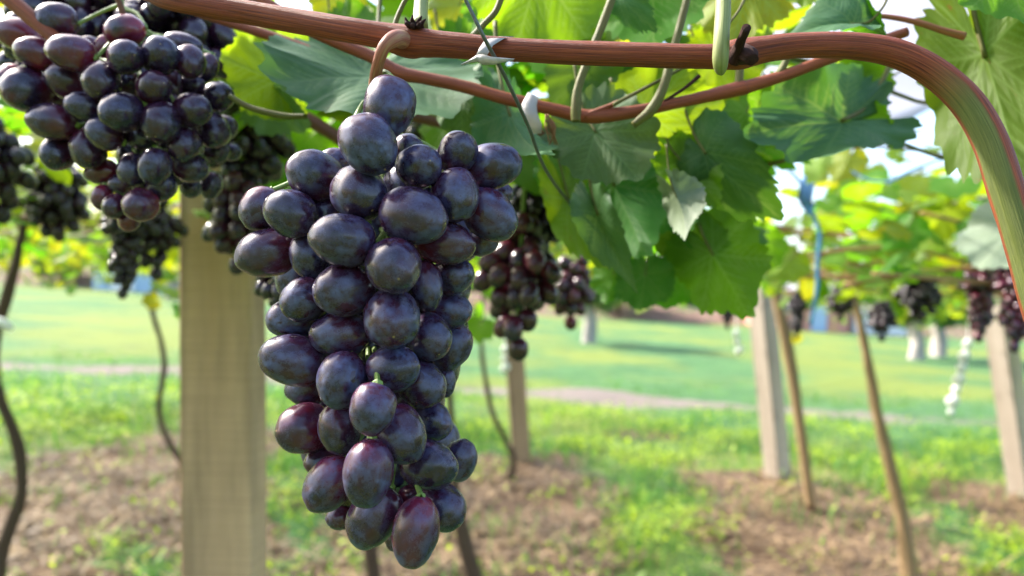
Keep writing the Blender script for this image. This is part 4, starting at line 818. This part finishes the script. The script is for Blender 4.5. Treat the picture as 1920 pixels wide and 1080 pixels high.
# ------------------------------------------------------------------ background vines: trunk, canes, foliage
VT = [ # trunk rows (px,py,w), Y, mat, label
 ([(40, 440, 14), (28, 500, 17), (12, 560, 20), (-8, 620, 22), (-14, 690, 23), (2, 750, 18), (26, 810, 19), (40, 870, 20), (40, 930, 21), (20, 985, 22), (-2, 1060, 25), (-8, 1200, 28)], 3.1, 'trunk', 'grapevine with dark crooked trunk at the left frame edge'),
 ([(305, 470, 7), (296, 520, 8), (286, 580, 9), (302, 640, 9), (308, 690, 10), (298, 760, 10), (312, 820, 11), (338, 862, 11), (345, 880, 12)], None, 'trunk', 'grapevine with thin wavy trunk just left of the big timber post'),
 ([(905, 500, 7), (905, 560, 7), (903, 640, 8), (907, 690, 9), (922, 770, 10), (945, 820, 10), (963, 862, 12), (955, 905, 15)], None, 'trunk', 'grapevine with thin bent trunk leaning against the slim post'),
 ([(838, 560, 10), (842, 700, 12), (846, 800, 14), (852, 900, 20), (868, 1000, 26), (892, 1090, 30), (900, 1130, 32)], None, 'trunk', 'grapevine whose brown trunk shows right behind the lower main bunch'),
 ([(1462, 560, 8), (1478, 620, 9), (1492, 700, 9), (1500, 780, 10), (1510, 860, 11), (1518, 945, 13)], None, 'trunk', 'grapevine with dark thin trunk behind the pale leaning stake'),
 ([(1598, 540, 12), (1612, 600, 14), (1630, 690, 17), (1646, 780, 20), (1668, 870, 22), (1690, 960, 25), (1703, 1060, 28), (1705, 1120, 30)], None, 'paletrunk', 'grapevine with long leaning brown trunk in the right foreground'),
]
vines = []
for rows, Y, m, lb in VT:
    if Y is None: Y = G(rows[-1][0], rows[-1][1]).y
    b = P(rows[-1][0], rows[-1][1], Y); root = empty('grapevine', (b.x, b.y, 0), lb, 'grapevine', 'grapevines trained on the overhead trellis')
    mb = MB(); tp = P(rows[0][0], rows[0][1], Y); pts = [(tp.x+.02, tp.y, 1.72, rows[0][2]*.45*Y/F)]+[(*P(r[0], r[1], Y), r[2]*.5*Y/F) for r in rows]
    if pts[-1][2] > -.02: pts.append((pts[-1][0], pts[-1][1], -.08, pts[-1][3]*1.15))
    tube(mb, pts, sides=14, n=6, rough=.3); mb.build('trunk', M[m], root); vines.append((root, tp))
thing_tube('stake', 'pale leaning bamboo stake right of the sunlit post', 'stake', [(1446, 520, 17), (1462, 590, 18), (1482, 690, 19), (1500, 800, 20), (1514, 900, 20), (1521, 950, 20)], G(1521, 945).y-.05, 'paletrunk', None, rough=.08)
thing_tube('stake', 'grey wooden stake standing below the tip of the main bunch', 'stake', [(668, 600, 22), (683, 900, 24), (694, 1030, 26), (704, 1110, 27), (712, 1190, 27)], 3.55, 'trunk', None, rough=.12)

rg = np.random.default_rng(5)
def canopy_ok(x, y, z):
    px = 960+F*(x/y); 
    ok = np.ones(x.shape, bool)
    ok &= ~((x > .45*np.minimum(y, 1)) & (y < 2.3) & (x < 3.5))                     # open space at the right
    ok &= ~((px > 1325) & (px < 1500) & (y > 2.0) & (y < 9) & (rg.random(x.shape) < .6))  # gap between two rows
    ok &= ~((x > -.9) & (x < 2.25) & (y > 5.2) & (y < 8.2) & (rg.random(x.shape) < .97))
    ok &= ~((x > 2.0) & (x < 3.9) & (y > 4.9) & (y < 7.0) & (rg.random(x.shape) < .9))
    ok &= ~((x > -.16) & (x < .17) & (y < .62) & (z < 1.64))
    return ok
n = 42000; x = rg.uniform(-6, 8, n); y = .62+8.5*rg.random(n)**1.1; z = 1.60+rg.random(n)**1.2*.36+.05*np.sin(x*3)+.04*np.sin(y*4)
low = rg.random(n) < np.where(x > .8, .05, .16); z = np.where(low, z-rg.uniform(.05, .22, n), z)
z = np.where(y < 1.2, np.maximum(z, 1.5+.14*y+.06), z); z = z+np.where((y > 2.3), rg.random(n)**2*.35-.06, 0)-.012*np.clip(y-3, 0, 6)
clump = .5+.5*np.sin(x*2.3+1)*np.sin(y*2.9+2); keep = (rg.random(n) < .22+.62*clump) & canopy_ok(x, y, z); x, y, z = x[keep], y[keep], z[keep]; n = len(x)
nrm = np.stack([rg.normal(0, .55, n), rg.normal(-.1, .55, n), np.ones(n)], -1); nrm[rg.random(n) < .25, 2] = .15
size = rg.uniform(.034, .062, n)
own = np.argmin(np.stack([np.hypot(x-tp.x, y-tp.y) for _, tp in vines]), 0)
yel = rg.random(n) < np.clip(.42+.07*np.abs(x), .1, .7)
for i, (root, tp) in enumerate(vines):
    for cls, mk in ((False, 'leaf'), (True, 'leafy')):
        k = (own == i) & (yel == cls)
        if k.sum() > 3: foliage('foliage', np.stack([x, y, z], -1)[k], size[k], nrm[k], rg.uniform(0, 6.28, k.sum()), M[mk], root, 100+i)
    r_ = random.Random(i)
    for q in range(9):
        a = r_.uniform(0, 6.28); p = Vector((tp.x, tp.y, 1.66)); mb = MB(); pts = [(*p, .007)]
        for s_ in range(6):
            a += r_.uniform(-.5, .5); p = p+Vector((math.cos(a), math.sin(a), 0))*r_.uniform(.25, .45); p.z = 1.66+r_.uniform(-.06, .1)
            if p.y < .8: p.y = .8+r_.random()*.3
            pts.append((*p, .006-.0007*s_))
        tube(mb, pts, sides=7, n=5, rough=.1); mb.build('cane', M['canedark'], root)
# foliage between the near leaves and the far canopy belongs to vine B
def near_fol(name, n, xr, yr, zr, mk, seed, parent, sz=(.05, .075)):
    rg = np.random.default_rng(seed); x = rg.uniform(*xr, n); y = rg.uniform(*yr, n); z = 1.5+y*rg.uniform(*zr, n)
    nrm = np.stack([rg.normal(0, .5, n), rg.normal(-.2, .5, n), np.ones(n)], -1)
    foliage(name, np.stack([x*y, y, z], -1), rg.uniform(*sz, n), nrm, rg.uniform(0, 6.28, n), M[mk], parent, seed)
near_fol('foliage', 120, (-.65, .35), (.62, 1.0), (.18, .42), 'leaf', 61, vB, (.04, .062))
near_fol('foliage', 34, (-.65, .35), (.62, 1.0), (.20, .42), 'leafy', 69, vB, (.04, .06))
near_fol('foliage', 26, (.0, .32), (.62, .9), (.08, .24), 'leafd', 62, vB)

near_fol('foliage', 70, (.41, .76), (1.5, 2.6), (.05, .18), 'leafy', 63, vines[5][0], (.035, .06))
near_fol('foliage', 230, (.42, .82), (1.4, 2.8), (.045, .18), 'leaf', 67, vines[5][0], (.035, .06))
near_fol('foliage', 60, (-.72, -.42), (1.2, 2.4), (.07, .22), 'leafy', 64, vines[0][0], (.03, .055))
near_fol('foliage', 34, (-.44, -.28), (.9, 1.5), (.12, .25), 'leaf', 65, vines[1][0])

# unseen foliage added behind the camera; opening at right shapes the grape highlights
rg = np.random.default_rng(77); n = 5200; x = rg.uniform(-3.5, 3.5, n); y = rg.uniform(-4.5, .1, n); z = 1.66+rg.random(n)**1.3*.35
k = (rg.random(n) < .2+.42*(.5+.5*np.sin(x*2.1)*np.sin(y*2.6+1))) & ~((x > .25) & (x < 1.5) & (y > -2.2) & (y < .2)) & ~((x > -1.1) & (x < -.5) & (y > -1.5) & (y < -.6)) & ~((abs(x) < .5) & (y > -.35)); x, y, z = x[k], y[k], z[k]; n = len(x)
foliage('foliage', np.stack([x, y, z], -1), rg.uniform(.05, .08, n), np.stack([rg.normal(0, .5, n), rg.normal(0, .5, n), np.ones(n)], -1), rg.uniform(0, 6.28, n), M['leafd'], vA, 78)

# thin canes running back under the canopy on the right
rr = random.Random(4)
for q in range(16):
    p = Vector((rr.uniform(.6, 1.2), rr.uniform(1.5, 3.0), 0)); a = rr.uniform(-.4, .5); mb = MB(); pts = []
    z0 = 1.5+p.y*rr.uniform(.03, .13)
    for k in range(6):
        pts.append((p.x, p.y, z0+rr.uniform(-.03, .03), .0045)); a += rr.uniform(-.4, .4); p = p+Vector((math.cos(a), math.sin(a), 0))*.28
    tube(mb, pts, sides=6, n=5); mb.build('cane', M['canepale'], vines[5][0])

for q in range(12):
    x0 = rr.uniform(-.45, .3); y0 = rr.uniform(.55, .8); z0 = 1.5+y0*rr.uniform(.14, .36); pts = []; a = rr.uniform(-.3, .3); p = Vector((x0, y0, z0))
    for k in range(5):
        pts.append((*p, .0022-.0003*k)); a += rr.uniform(-.5, .5); p = p+Vector((math.cos(a)*.09, abs(math.sin(a))*.05, rr.uniform(-.03, .03)))
    mb = MB(); tube(mb, pts, sides=7, n=5, rough=.1); mb.build('tendril' if q % 3 else 'cane', M['canedark' if q % 3 == 0 else 'petiole'], vB)
